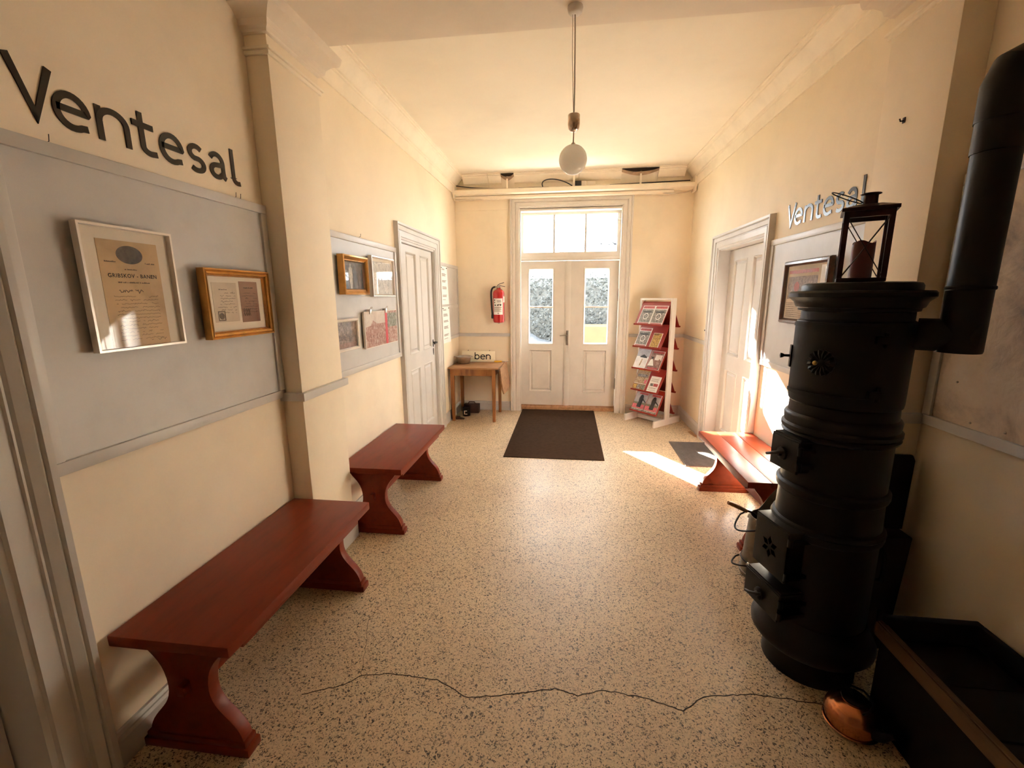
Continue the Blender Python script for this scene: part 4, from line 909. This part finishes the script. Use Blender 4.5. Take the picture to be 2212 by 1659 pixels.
# ================================================================ benches
def bench(loc, label, sx=1.0, planks=1):
    root = thing('bench', loc, label, 'bench', group='red wooden benches')
    SZ, W, L = 0.505, 0.46*sx, 1.07
    if planks == 1:
        MB().box(-W/2, W/2, -L/2, L/2, SZ-0.042, SZ).build('seat', 'shellac_red', root, bevel=0.005)
    else:
        k = W/planks
        for i in range(planks): MB().box(-W/2+i*k+0.0008, -W/2+(i+1)*k-0.0008, -L/2, L/2, SZ-0.042, SZ-0.0006*(i % 2)).build('seat_plank', 'shellac_red', root, bevel=0.004)
    half = [(0.165, SZ-0.042)] + bez((0.165, SZ-0.055), (0.150, SZ-0.10), (0.082, SZ-0.12), (0.082, 0.27), 10) + bez((0.082, 0.27), (0.082, 0.17), (0.175, 0.155), (0.190, 0.058), 12)[1:]
    half = [(x*sx, z) for x, z in half]
    poly = half + [(-x, z) for x, z in reversed(half)]
    for s in (-1, 1):
        y = s*0.462
        lg = MB().prism(poly, y-0.024, y+0.024, 'y').build('leg', 'shellac_red', root, bevel=0.004)
        MB().box(-0.215*sx, 0.210*sx, y-0.034, y+0.034, 0.0, 0.034).box(-0.203*sx, 0.198*sx, y-0.029, y+0.029, 0.034, 0.058).build('foot', 'shellac_red', lg, bevel=0.004)
        MB().box(-0.012, 0.012, y+(0.024 if s > 0 else -0.056), y+(0.056 if s > 0 else -0.024), 0.265, 0.305).build('tenon', 'shellac_red', lg, bevel=0.002)
    MB().box(-0.014, 0.014, -0.44, 0.44, 0.235, 0.33).build('stretcher', 'shellac_red', root, bevel=0.003)
    MB().box(W/2-0.05, W/2-0.028, -0.44, 0.44, SZ-0.085, SZ-0.042).box(-W/2+0.028, -W/2+0.05, -0.44, 0.44, SZ-0.085, SZ-0.042).build('seat_batten', 'shellac_red', root, bevel=0.003)
    return root
bench((-1.335, 1.668, 0), 'long red bench in the left foreground under the certificate board')
bench((-1.330, 3.212, 0), 'red bench behind the left pilaster under the framed pictures')
bench((1.346, 3.262, 0), 'sunlit red bench by the right wall behind the stove', sx=0.94, planks=3)

# ================================================================ pendant lamp
root = thing('pendant_lamp', (0.006, 2.455, SOF), 'small opal globe pendant lamp hanging from the beam', 'lamp')
rs = MB().lathe([(0.036, 0.0), (0.038, -0.008), (0.034, -0.026), (0.026, -0.034), (0.005, -0.036)], 24).build('ceiling_rose', 'white_lacquer', root, smooth=40)
MB().tube([(0, 0, -0.034), (0.002, 0, -0.15), (0.004, 0, -0.30), (0.004, 0, -0.49)], 0.0032, 8).build('cord', 'fabric_cord', root, smooth=60)
MB().tube([(-0.012, 0, -0.03), (-0.010, 0.004, -0.2), (-0.004, 0.003, -0.36), (0.002, 0, -0.48)], 0.0016, 6).build('cord_shadow_line', 'fabric_cord', root, smooth=60)  # thin second strand modelled for the shadow line beside the cord
MB().lathe([(0.028, -0.475), (0.030, -0.478), (0.0305, -0.52), (0.027, -0.540), (0.016, -0.552), (0.008, -0.554)], 24, (0.004, 0, 0)).build('lamp_cup', 'nickel', root, smooth=40)
MB().tube([(0.004, 0, -0.548), (0.003, 0, -0.612)], 0.0035, 10).build('rod', 'nickel', root, smooth=40)
MB().lathe([(0.009, -0.606), (0.011, -0.612), (0.009, -0.618)], 16, (0.003, 0, 0)).build('collar', 'nickel', root, smooth=40)
R = 0.0715; g = [(max(0.0015, R*math.sin(PI*i/24)), -0.614-R+R*math.cos(PI*i/24)) for i in range(25)]
MB().lathe(g[::-1], 36, (0.003, 0, 0)).build('globe', 'opal_glass', root, smooth=80)

# ================================================================ cast iron stove
SX, SY = 1.12, 1.905
root = thing('cast_iron_stove', (SX, SY, 0), 'tall black cylindrical cast iron stove on the right', 'stove', rotz=math.radians(13))
MB().lathe([(0.180, 0.0), (0.178, 0.05), (0.165, 0.12), (0.165, 0.14)], 40).build('plinth', 'cast_iron', root, smooth=35)
MB().lathe([(0.16, 0.135), (0.225, 0.135), (0.236, 0.150), (0.238, 0.170), (0.230, 0.190), (0.222, 0.200), (0.205, 0.24), (0.192, 0.275), (0.16, 0.275)], 48).build('base_flange', 'cast_iron', root, smooth=35)
MB().lathe([(0.190, 0.270), (0.190, 0.655), (0.200, 0.662), (0.204, 0.675), (0.200, 0.688), (0.206, 0.696), (0.200, 0.710), (0.190, 0.716), (0.187, 0.83), (0.196, 0.838), (0.200, 0.85), (0.200, 0.868), (0.194, 0.876), (0.186, 0.880)], 48).build('fire_drum', 'cast_iron', root, smooth=35)
MB().lathe([(0.186, 0.878), (0.186, 1.075), (0.200, 1.083), (0.203, 1.092), (0.198, 1.10), (0.205, 1.108), (0.205, 1.122), (0.196, 1.130), (0.199, 1.160), (0.194, 1.17), (0.186, 1.175), (0.184, 1.22)], 48).build('middle_drum', 'cast_iron', root, smooth=35)
MB().lathe([(0.184, 1.218), (0.190, 1.224), (0.192, 1.238), (0.192, 1.535), (0.189, 1.548), (0.180, 1.553)], 48).build('oven_drum', 'cast_iron', root, smooth=35)
MB().lathe([(0.180, 1.552), (0.180, 1.585), (0.192, 1.588), (0.194, 1.598), (0.202, 1.602), (0.210, 1.622), (0.224, 1.634), (0.230, 1.640), (0.230, 1.655), (0.222, 1.662), (0.184, 1.664)], 48).build('cornice', 'cast_iron', root, smooth=35)
MB().lathe([(0.190, 1.662), (0.190, 1.680), (0.184, 1.690), (0.165, 1.694), (0.003, 1.695)], 48).build('lid', 'cast_iron', root, smooth=35)
def curved(a0, a1, r0, r1, z0, z1, name, parent, n=16, mat='cast_iron'):
    pts = []
    for i in range(n+1):
        a = math.radians(a0+(a1-a0)*i/n); c_, s_ = math.cos(a), math.sin(a)
        pts += [(r0*c_, r0*s_, z0), (r0*c_, r0*s_, z1), (r1*c_, r1*s_, z0), (r1*c_, r1*s_, z1)]
    f = []
    for i in range(n):
        k = 4*i; f += [(k+2, k+6, k+7, k+3), (k, k+1, k+5, k+4), (k+1, k+3, k+7, k+5), (k, k+4, k+6, k+2)]
    f += [(0, 2, 3, 1), (4*n, 4*n+1, 4*n+3, 4*n+2)]
    return MB().add(pts, f).build(name, mat, parent, smooth=30)
# upper curved oven door with rosette vent; local -x is the stove's front
dr = curved(155, 250, 0.188, 0.199, 1.255, 1.545, 'oven_door', root)
curved(156, 249, 0.199, 0.203, 1.527, 1.54, 'door_bead', dr); curved(156, 249, 0.199, 0.203, 1.26, 1.273, 'door_bead', dr)
def rosette(ang, z):
    a = math.radians(ang); c_, s_ = math.cos(a), math.sin(a)
    def P(u, v, n): r = 0.199+n; return (r*c_ - u*s_, r*s_ + u*c_, z+v)
    mb = MB(); mb.t = P; k = 32
    prof = [(0.047, 0.0), (0.047, 0.004), (0.034, 0.009), (0.013, 0.005), (0.002, 0.008)]
    pts = []
    for j, (rr, n) in enumerate(prof):
        for i in range(k):
            q = rr*(1+(0.06 if (i % 2 and j < 2) else 0)); t = 2*PI*i/k
            pts.append((q*math.cos(t), q*math.sin(t), n+(0.006 if (i % 2 and j in (1, 2)) else 0)))
    f = [(j*k+i, j*k+(i+1) % k, (j+1)*k+(i+1) % k, (j+1)*k+i) for j in range(len(prof)-1) for i in range(k)]
    mb.add(pts, f + [tuple((len(prof)-1)*k+i for i in range(k))]).build('vent_rosette', 'cast_iron', dr)
    kb = MB(); kb.t = P; kb.lathe([(0.003, 0.004), (0.004, 0.016), (0.008, 0.020), (0.008, 0.026), (0.003, 0.030)], 14, (-0.012, 0.0, 0), 'z').build('vent_knob', 'brass', dr, smooth=45)
rosette(203, 1.395)
for z in (1.49, 1.29):
    a = math.radians(252); MB().box(-0.02, 0.02, -0.012, 0.012, -0.014, 0.014).lathe([(0.008, -0.026), (0.008, 0.026)], 10, (0.014, 0.0, 0)).build('hinge', 'cast_iron', dr, smooth=35)
    h_ = [o for o in bpy.data.objects if o.name.startswith('hinge')][-1]
    h_ = max((o for o in bpy.data.objects if o.parent == dr and o.name.startswith('hinge')), key=lambda o: o.name)
    h_.location = (0.200*math.cos(a), 0.200*math.sin(a), z); h_.rotation_euler = (0, 0, a+PI/2)
a = math.radians(152)
lt = MB().box(-0.004, 0.010, -0.014, 0.014, -0.045, 0.045).lathe([(0.006, 0.008), (0.005, 0.03), (0.009, 0.036), (0.011, 0.044), (0.004, 0.046)], 12, (0, 0, 0), 'x').build('latch', 'cast_iron', dr, smooth=40)
lt.location = (0.194*math.cos(a), 0.194*math.sin(a), 1.40); lt.rotation_euler = (0, 0, a)
# three projecting fire doors on the front
def firebox(z0, z1, w, xf, kind):
    body = MB().box(-xf+0.012, -0.12, -w, w, z0, z1).build('door_frame', 'cast_iron', root, bevel=0.004)
    d = MB().box(-xf, -xf+0.012, -w-0.004, w+0.004, z0-0.004, z1+0.004).build('fire_door', 'cast_iron', root, bevel=0.004)
    if kind != 'star':
        MB().box(-xf+0.004, -0.13, -w-0.007, w+0.007, z1+0.002, z1+0.010).box(-xf+0.010, -0.13, -w-0.003, w+0.003, z1+0.010, z1+0.016).build('door_hood', 'cast_iron', root, bevel=0.002)
        k = MB().lathe([(0.028, -0.004), (0.026, -0.012), (0.012, -0.016), (0.010, -0.026), (0.004, -0.028)], 20, (-xf, 0.0, (z0+z1)/2), 'x').build('knob_plate', 'cast_iron', d, smooth=40)
        MB().tube([(-xf-0.016, -0.022, (z0+z1)/2+0.012), (-xf-0.030, -0.012, (z0+z1)/2+0.010), (-xf-0.040, 0.02, (z0+z1)/2-0.004), (-xf-0.036, 0.05, (z0+z1)/2-0.016)], 0.0065, 8).build('latch_handle', 'dark_metal', d, smooth=50)
    else:
        MB().box(-xf+0.004, -0.13, -w-0.007, w+0.007, z1+0.002, z1+0.010).build('door_hood', 'cast_iron', root, bevel=0.002)
        zc = (z0+z1)/2
        for i in range(6):
            a = PI/2+i*PI/3; c_, s_ = math.cos(a), math.sin(a)
            pts = [(0.010, 0), (0.028, 0.012), (0.050, 0), (0.028, -0.012)]
            MB().prism([(u*c_-v*s_, zc+u*s_+v*c_) for u, v in pts], -xf-0.0006, -xf+0.002, 'x').build('star_slot', 'slot_shade', d)  # black diamonds on the door face; the slots' shade put into colour
    for z in (z0+0.03, z1-0.03):
        MB().box(-xf+0.004, -0.14, -w-0.016, -w-0.002, z-0.008, z+0.008).lathe([(0.010, -0.017), (0.010, 0.017)], 12, (-xf+0.006, -w-0.010, z)).build('hinge_strap', 'cast_iron', d, smooth=35)
firebox(0.945, 1.070, 0.072, 0.232, 'latch')
firebox(0.475, 0.690, 0.095, 0.245, 'star')
firebox(0.300, 0.415, 0.105, 0.262, 'latch')
# stove pipe
root = thing('stove_pipe', (1.36, 1.715, 1.45), 'black sheet iron flue pipe rising from stove to wall', 'stove pipe')
o3 = root.location
PX, PY, PR = 1.362, 1.722, 0.0605
hd_ = Vector((PX-SX, PY-SY, 0)).normalized()
a0 = Vector((SX, SY, 1.505)) + hd_*0.188
MB().tube([a0, Vector((PX, PY, 1.505)) - hd_*0.05, Vector((PX, PY, 1.505)) + hd_*0.045], PR*0.96, 28).build('pipe_branch', 'sheet_iron', root, smooth=35, off=o3)
MB().lathe([(PR, 1.447), (PR+0.002, 1.455), (PR, 1.66), (PR+0.004, 1.664), (PR+0.004, 1.672), (PR, 1.676), (PR, 2.10)], 28, (PX, PY, 0)).build('lower_pipe', 'sheet_iron', root, smooth=35, off=o3)
MB().lathe([(PR+0.004, 2.095), (PR+0.004, 2.20)], 28, (PX, PY, 0)).build('pipe_sleeve', 'sheet_iron', root, smooth=35, off=o3)
MB().tube([(PX, PY, 2.19), (PX, PY, 2.30), (PX+0.012, PY, 2.335), (PX+0.045, PY, 2.352), (BX, PY, 2.352)], PR+0.007, 28).build('elbow', 'sheet_iron', root, smooth=25, off=o3)
MB().lathe([(PR+0.012, PX+0.062), (PR+0.012, PX+0.082)], 28, (0, PY, 2.352), 'x').build('elbow_seam', 'sheet_iron', root, smooth=35, off=o3)
MB().lathe([(PR+0.05, BX-0.008), (PR+0.05, BX-0.001)], 32, (0, PY, 2.352), 'x').build('wall_collar', 'sheet_iron', root, smooth=35, off=o3)

# lantern with candle
LXY = (1.108, 1.892); LZ = 1.696
LROT = math.radians(-27)
root = thing('candle_lantern', (*LXY, LZ), 'dark red square metal lantern standing on the stove', 'lantern', rotz=LROT)
h, w = 0.252, 0.074
MB().box(-w, w, -w, w, 0.0, 0.014).build('base', 'lantern_red', root, bevel=0.002)
for x in (-1, 1):
    for y in (-1, 1): MB().box(min(x*w, x*(w-0.017)), max(x*w, x*(w-0.017)), min(y*w, y*(w-0.017)), max(y*w, y*(w-0.017)), 0.014, h).build('corner_post', 'lantern_red', root)
for a, b, c_, d in ((-w, w, -w, -w+0.012), (-w, w, w-0.012, w), (-w, -w+0.012, -w, w), (w-0.012, w, -w, w)):
    MB().box(a, b, c_, d, h-0.022, h).build('top_rail', 'lantern_red', root)
for a, b, c_, d in ((-w+0.012, w-0.012, -w+0.004, -w+0.006), (-w+0.012, w-0.012, w-0.006, w-0.004), (-w+0.004, -w+0.006, -w+0.012, w-0.012), (w-0.006, w-0.004, -w+0.012, w-0.012)):
    MB().box(a, b, c_, d, 0.014, h-0.02).build('pane', 'clear_glass', root)
for y in (-w+0.001, w-0.001):
    for s in (-1, 1): MB().tube([(s*(w-0.013), y, 0.016), (-s*(w-0.013), y, h-0.024)], 0.0018, 6).build('guard_wire', 'lantern_red', root, smooth=60)
r_ = w+0.009
MB().add([(-r_, -r_, h), (r_, -r_, h), (r_, r_, h), (-r_, r_, h), (-r_, -r_, h+0.012), (r_, -r_, h+0.012), (r_, r_, h+0.012), (-r_, r_, h+0.012), (-0.034, -0.034, h+0.028), (0.034, -0.034, h+0.028), (0.034, 0.034, h+0.028), (-0.034, 0.034, h+0.028)],
         [(3, 2, 1, 0), (0, 1, 5, 4), (1, 2, 6, 5), (2, 3, 7, 6), (3, 0, 4, 7), (4, 5, 9, 8), (5, 6, 10, 9), (6, 7, 11, 10), (7, 4, 8, 11), (8, 9, 10, 11)]).build('roof', 'lantern_red', root)
MB().lathe([(0.024, h+0.024), (0.023, h+0.062), (0.032, h+0.066), (0.032, h+0.068), (0.020, h+0.067), (0.020, h+0.034)], 20).build('chimney', 'lantern_red', root, smooth=35)
ca, sa = math.cos(math.radians(24)), math.sin(math.radians(24))
pth = [(-0.02 - (0.055-0.055*math.cos(t))*0 - 0.058*(1-math.cos(t))*ca*0.95, 0.038*math.sin(t), h+0.036+0.055*(1-math.cos(t))*sa*1.1) for t in [2*PI*i/36 for i in range(37)]]
MB().tube(pth, 0.0022, 6, cap=False).build('carrying_ring', 'dark_metal', root, smooth=60)
rnd = random.Random(3)
cz = Matrix.Rotation(LROT, 4, 'Z')
root = thing('pillar_candle', (*LXY, LZ+0.0145), 'dark red pillar candle inside the lantern', 'candle', rotz=LROT)
seg = 28; pts = []; f = []
for j, z in enumerate((0.0, 0.05, 0.10, 0.128)):
    for i in range(seg):
        t = 2*PI*i/seg; zz = z + ((0.004+0.006*math.sin(3*t+1)) if j == 3 else 0); r0 = 0.036*(1+0.015*math.sin(5*t+j))
        pts.append((r0*math.cos(t), r0*math.sin(t), zz))
for i in range(seg): pts.append((0.029*math.cos(2*PI*i/seg), 0.029*math.sin(2*PI*i/seg), 0.118))
for j in range(4):
    for i in range(seg): f.append((j*seg+i, j*seg+(i+1) % seg, (j+1)*seg+(i+1) % seg, (j+1)*seg+i))
f += [tuple(range(seg))[::-1], tuple(range(4*seg, 5*seg))]
MB().add(pts, f).build('wax_body', 'candle_wax', root, smooth=45)
MB().tube([(0, 0, 0.116), (0.001, 0, 0.126), (0.003, 0, 0.132)], 0.0012, 6).build('wick', 'cable_black', root)

# coal scuttle behind the stove, with the shovel stuck in it
root = thing('coal_scuttle', (1.185, 2.54, 0), 'zinc coal scuttle with bail handle standing behind the stove', 'scuttle')
seg = 36; prof = [(0.112, 0.0), (0.118, 0.03), (0.135, 0.03)]
pts = []; rows = [(0.118, 0.0), (0.128, 0.028), (0.122, 0.030), (0.112, 0.15), (0.100, 0.33)]
for r0, z in rows:
    for i in range(seg): pts.append((r0*math.cos(2*PI*i/seg), r0*math.sin(2*PI*i/seg), z))
for i in range(seg):
    t = 2*PI*i/seg; rise = max(0, math.cos(t-0.25))
    pts.append(((0.094+0.02*rise)*math.cos(t), (0.094+0.02*rise)*math.sin(t), 0.375+0.20*rise**1.6))
k = len(rows)
f = [(j*seg+i, j*seg+(i+1) % seg, (j+1)*seg+(i+1) % seg, (j+1)*seg+i) for j in range(k) for i in range(seg)] + [tuple(range(seg))[::-1]]
inn = [(x*0.96, y*0.96, z) for x, y, z in pts[k*seg:]] + [(0.10*math.cos(2*PI*i/seg), 0.10*math.sin(2*PI*i/seg), 0.04) for i in range(seg)]
q = len(pts); pts += inn
f += [(k*seg+i, k*seg+(i+1) % seg, q+(i+1) % seg, q+i) for i in range(seg)] + [(q+i, q+(i+1) % seg, q+seg+(i+1) % seg, q+seg+i) for i in range(seg)] + [tuple(q+seg+i for i in range(seg))]
MB().add(pts, f).build('body', 'zinc', root, smooth=40)
MB().tube([(-0.118*math.cos(t)*1.0-0.004, -0.118*math.sin(t), 0.10) for t in [PI*(i/10-0.5)*0.5 for i in range(11)]], 0.004, 6).build('seam_hoop', 'dark_metal', root, smooth=60)
MB().tube([(-0.07, 0.115, 0.35)] + [(-0.10-0.075*math.sin(PI*i/14), 0.115-0.23*i/14, 0.345-0.055*math.sin(PI*i/14)) for i in range(1, 14)] + [(-0.07, -0.115, 0.35)], 0.005, 8).build('bail_handle', 'dark_metal', root, smooth=60)
MB().tube([(-0.11, 0.06, 0.085)] + [(-0.125-0.05*math.sin(PI*i/12), 0.06-0.12*i/12, 0.085-0.02*math.sin(PI*i/12)) for i in range(1, 12)] + [(-0.11, -0.06, 0.085)], 0.005, 8).build('tilting_handle', 'dark_metal', root, smooth=60)
for y, z, r0 in ((0.055, 0.09, 0.12), (-0.055, 0.09, 0.12), (0.08, 0.345, 0.10), (-0.085, 0.345, 0.10)):
    t = math.atan2(y, -0.1); MB().lathe([(0.016, 0), (0.014, 0.006), (0.004, 0.009)], 12, (0, 0, 0), 'x').build('rivet_ear', 'steel', root, smooth=45)
    e_ = max((o for o in bpy.data.objects if o.parent == root and o.name.startswith('rivet_ear')), key=lambda o: o.name)
    e_.location = (r0*math.cos(t), r0*math.sin(t), z); e_.rotation_euler = (0, 0, t)
root = thing('coal_shovel', (1.185, 2.54, 0.06), 'small coal shovel with round handle sticking out of the scuttle', 'shovel')
MB().tube([(0.03, 0.02, 0.20), (-0.09, -0.01, 0.34), (-0.14, -0.02, 0.36)], 0.007, 10).build('shaft', 'dark_metal', root, smooth=50)
MB().tube([(-0.13, -0.018, 0.352), (-0.19, -0.03, 0.384), (-0.225, -0.036, 0.402), (-0.245, -0.04, 0.410)], [0.011, 0.0125, 0.0125, 0.010], 12).build('handle', 'table_pine', root, smooth=50)
MB().add([(0.02, -0.03, 0.21), (0.035, 0.06, 0.20), (0.075, 0.05, 0.06), (0.06, -0.05, 0.06), (0.03, -0.03, 0.212), (0.045, 0.06, 0.202), (0.085, 0.05, 0.062), (0.07, -0.05, 0.062)], [(0, 1, 2, 3), (7, 6, 5, 4), (0, 4, 5, 1), (1, 5, 6, 2), (2, 6, 7, 3), (3, 7, 4, 0)]).build('blade', 'dark_metal', root)

# coal bin with raised lid between stove and wall
root = thing('coal_bin', (1.455, 2.035, 0), 'dark metal coal bin with raised lid between stove and wall', 'coal bin')
MB().add([(-0.07, -0.035, 0), (0.06, -0.035, 0), (0.06, 0.04, 0), (-0.07, 0.04, 0), (-0.085, -0.045, 0.575), (0.085, -0.045, 0.585), (0.085, 0.045, 0.585), (-0.085, 0.045, 0.575)],
         [(3, 2, 1, 0), (4, 5, 6, 7), (0, 1, 5, 4), (1, 2, 6, 5), (2, 3, 7, 6), (3, 0, 4, 7)]).build('body', 'galvanised', root, bevel=0.006)
MB().prism([(-0.085, 0.588), (0.088, 0.588), (0.092, 0.92), (0.080, 0.945), (-0.083, 0.945), (-0.093, 0.92)], 0.026, 0.042, 'y').build('lid', 'black_paint', root, bevel=0.004)
MB().tube([(-0.03, -0.042, 0.525), (-0.03, -0.068, 0.505), (-0.032, -0.072, 0.44), (-0.03, -0.062, 0.375), (-0.03, -0.038, 0.365)], 0.007, 10).build('handle', 'galvanised', root, smooth=50)

# black chest with brown board at the right bottom corner
root = thing('fuel_chest', (1.40, 1.24, 0), 'black wooden fuel chest with a brown front board in the right corner', 'chest')
MB().box(-0.165, 0.165, -0.44, 0.42, 0.0, 0.338).build('body', 'black_paint', root, bevel=0.004)
MB().box(-0.182, -0.165, -0.46, 0.43, 0.338, 0.398).build('front_board', 'crate_board', root, bevel=0.004, label='worn brown front board')
MB().box(-0.178, -0.160, -0.46, 0.425, 0.398, 0.404).build('board_edge', 'crate_board', root, bevel=0.002)
MB().box(-0.165, 0.166, 0.40, 0.43, 0.338, 0.43).build('back_board', 'black_paint', root, bevel=0.004)
MB().box(0.145, 0.166, -0.44, 0.40, 0.338, 0.43).build('side_board', 'black_paint', root, bevel=0.004)
for y in (-0.30, -0.10, 0.10, 0.29):
    MB().box(-0.16, 0.143, y-0.095, y+0.095, 0.338, 0.348).build('lid_plank', 'black_paint', root, bevel=0.002)
MB().box(-0.176, -0.167, 0.432, 0.442, 0.34, 0.44).build('corner_strap', 'dark_metal', root)

# copper kettle on the floor
root = thing('copper_kettle', (1.123, 1.578, 0), 'round polished copper kettle on the floor beside the chest', 'kettle')
KR = [(0.070, 0.0), (0.083, 0.004), (0.089, 0.014), (0.085, 0.022), (0.091, 0.040), (0.091, 0.060), (0.083, 0.084), (0.066, 0.102), (0.046, 0.112), (0.040, 0.115), (0.040, 0.122), (0.036, 0.124)]
MB().lathe(KR, 40).build('body', 'copper', root, smooth=50)
MB().lathe([(0.090, 0.010), (0.093, 0.014), (0.090, 0.018)], 40, cap=False).build('base_rim', 'copper', root, smooth=50)
MB().lathe([(0.043, 0.122), (0.042, 0.127), (0.020, 0.134), (0.006, 0.136), (0.006, 0.142), (0.011, 0.149), (0.006, 0.156), (0.001, 0.157)], 24).build('lid', 'black_paint', root, smooth=45)
MB().tube(bez((0.030, -0.070, 0.05), (0.045, -0.115, 0.055), (0.045, -0.115, 0.095), (0.055, -0.14, 0.112), 10), [0.022, 0.021, 0.019, 0.017, 0.015, 0.013, 0.012, 0.011, 0.010, 0.010, 0.010], 14).build('spout', 'black_paint', root, smooth=50)
MB().tube([(0.0, 0.055, 0.106), (0.02, 0.057, 0.125), (0.05, 0.03, 0.130), (0.055, 0.0, 0.130), (0.05, -0.03, 0.130), (0.02, -0.057, 0.125), (0.0, -0.055, 0.106)], 0.004, 10).build('handle', 'black_paint', root, smooth=50)

# ================================================================ outside, seen through the glazing
struct(MB().box(-30, 30, DY+WT+0.01, 9.0, -0.14, -0.04).build('terrace_ground', 'gravel'), 'gravel ground outside the entrance', 'ground')
struct(MB().box(-40, 40, 9.0, 60, -1.2, -0.65).build('street_ground', 'lawn'), 'street and verge beyond the entrance', 'ground')
struct(MB().box(-30, 30, 8.9, 9.0, -1.2, -0.04).build('terrace_edge', 'outside_render'), 'low retaining edge outside', 'kerb')
rnd = random.Random(5); leaf = MB()
for i in range(14000):
    x = rnd.uniform(-5.5, 5.5); z = rnd.uniform(-0.65, 2.36+0.12*math.sin(x*3)+0.05*math.sin(x*11)); y = 15.5 - rnd.uniform(0, 0.5)*(1 if rnd.random() < .8 else .2)
    s = rnd.uniform(0.025, 0.06); a = Vector((rnd.uniform(-1, 1), rnd.uniform(-1, 1), rnd.uniform(-1, 1))).normalized(); b = a.orthogonal().normalized(); c_ = a.cross(b)
    p = Vector((x, y, z)); leaf.add([tuple(p+b*s), tuple(p+c_*s*0.6), tuple(p-b*s), tuple(p-c_*s*0.6)], [(0, 1, 2, 3)])
root = thing('hedge', (0, 15.8, -0.65), 'tall clipped hedge beyond the entrance door', 'hedge')
leaf.build('foliage', 'hedge_green', root, fix=False, kind='stuff', off=root.location)
MB().box(-5.5, 5.5, 15.5, 16.6, -0.65, 2.25).build('inner_growth', 'hedge_green', root, off=root.location)
def tree(loc, h, r, seed, label, lean=(0, 0), depth=4, first=2.0, spread=0.9, bias=(0, 0, 0)):
    rr = random.Random(seed)
    root = thing('bare_tree', loc, label, 'tree', group='bare trees outside')
    tr = MB(); br = MB(); B_ = Vector(bias)
    top = Vector((lean[0], lean[1], h))
    trunk = [Vector((lean[0]*t*t+0.05*math.sin(5*t), lean[1]*t*t, h*t)) for t in [i/8 for i in range(9)]]
    tr.tube(trunk, [r*(1-0.75*i/8) for i in range(9)], 10)
    def grow(p, d, l, rad, k):
        pts = [p]; dd = d.copy()
        for i in range(4):
            dd = (dd + Vector((rr.uniform(-1, 1), rr.uniform(-1, 1), rr.uniform(-0.8, 1)))*0.28 + B_*0.12).normalized(); pts.append(pts[-1] + dd*l/4)
        br.tube(pts, [rad*(1-0.15*i) for i in range(5)], 5, cap=False)
        if k > 0:
            for q in (2, 3, 4, 4):
                nd_ = (dd + Vector((rr.uniform(-1, 1), rr.uniform(-1, 1), rr.uniform(-0.7, 0.9)))*spread + B_*0.3).normalized()
                grow(pts[q], nd_, l*rr.uniform(0.5, 0.72), rad*0.5, k-1)
    for i in range(7):
        t = first/h + (1-first/h)*i/7; p = Vector((lean[0]*t*t, lean[1]*t*t, h*t)); a = rr.uniform(0, 2*PI)
        grow(p, (Vector((math.cos(a), math.sin(a), 0.45)) + B_).normalized(), h*0.30*(1.15-t*0.5), r*0.42*(1.1-0.6*t), depth-1)
    tr.build('trunk', 'bark', root, smooth=60); br.build('branches', 'bark', root, smooth=60, fix=False)
    return root
tree((3.3, 13.2, -0.65), 8.5, 0.26, 21, 'bare tree whose branches show in the right transom pane', depth=4, first=3.6, bias=(-0.75, -0.05, 0.05))
tree((-2.36, 10.75, -0.65), 10.5, 0.26, 33, 'unseen bare tree added left of the door to shade its right side', depth=2, first=8.2, spread=0.6)  # out of view, added to block sun from the right-hand glazing
o = MB().lathe([(0.07, -0.65), (0.06, 4.2), (0.08, 4.22), (0.08, 4.26), (0.004, 4.3)], 12, (-0.25, 14.8, 0)).build('lamp_post', 'post_white', smooth=40); tag(o, 'thin pale post outside seen in the middle transom pane', 'post')
o = MB().prism([(14.55, -0.65), (14.70, -0.65), (14.70, 0.66), (14.625, 0.74), (14.55, 0.66)], 0.35, 3.5, 'x').build('garden_wall', 'yellow_wall'); tag(o, 'low ochre garden wall in front of the hedge', 'wall')
# parked car
root = thing('parked_car', (-2.35, 13.5, -0.65), 'white parked car seen through the left door window', 'car')
side = [(-1.9, 0.25), (-1.95, 0.55), (-1.75, 0.80), (-1.0, 0.90), (-0.45, 1.36), (0.75, 1.40), (1.45, 0.95), (1.9, 0.86), (1.98, 0.5), (1.9, 0.25)]
MB().prism(side, -0.8, 0.8, 'y').build('body', 'car_white', root, bevel=0.05)
MB().prism([(-0.88, 0.92), (-0.42, 1.30), (0.10, 1.32), (0.10, 0.92)], -0.815, 0.815, 'y').build('side_window', 'car_glass', root)
MB().prism([(0.18, 0.92), (0.18, 1.32), (0.72, 1.32), (1.28, 0.94)], -0.815, 0.815, 'y').build('side_window', 'car_glass', root)
for x in (-1.25, 1.25):
    for y in (-0.80, 0.62): MB().lathe([(0.20, 0.0), (0.31, 0.02), (0.31, 0.16), (0.20, 0.18)], 20, (x, y, 0.31), 'y').build('wheel', 'black_plastic', root, smooth=40)

bpy.context.view_layer.update()
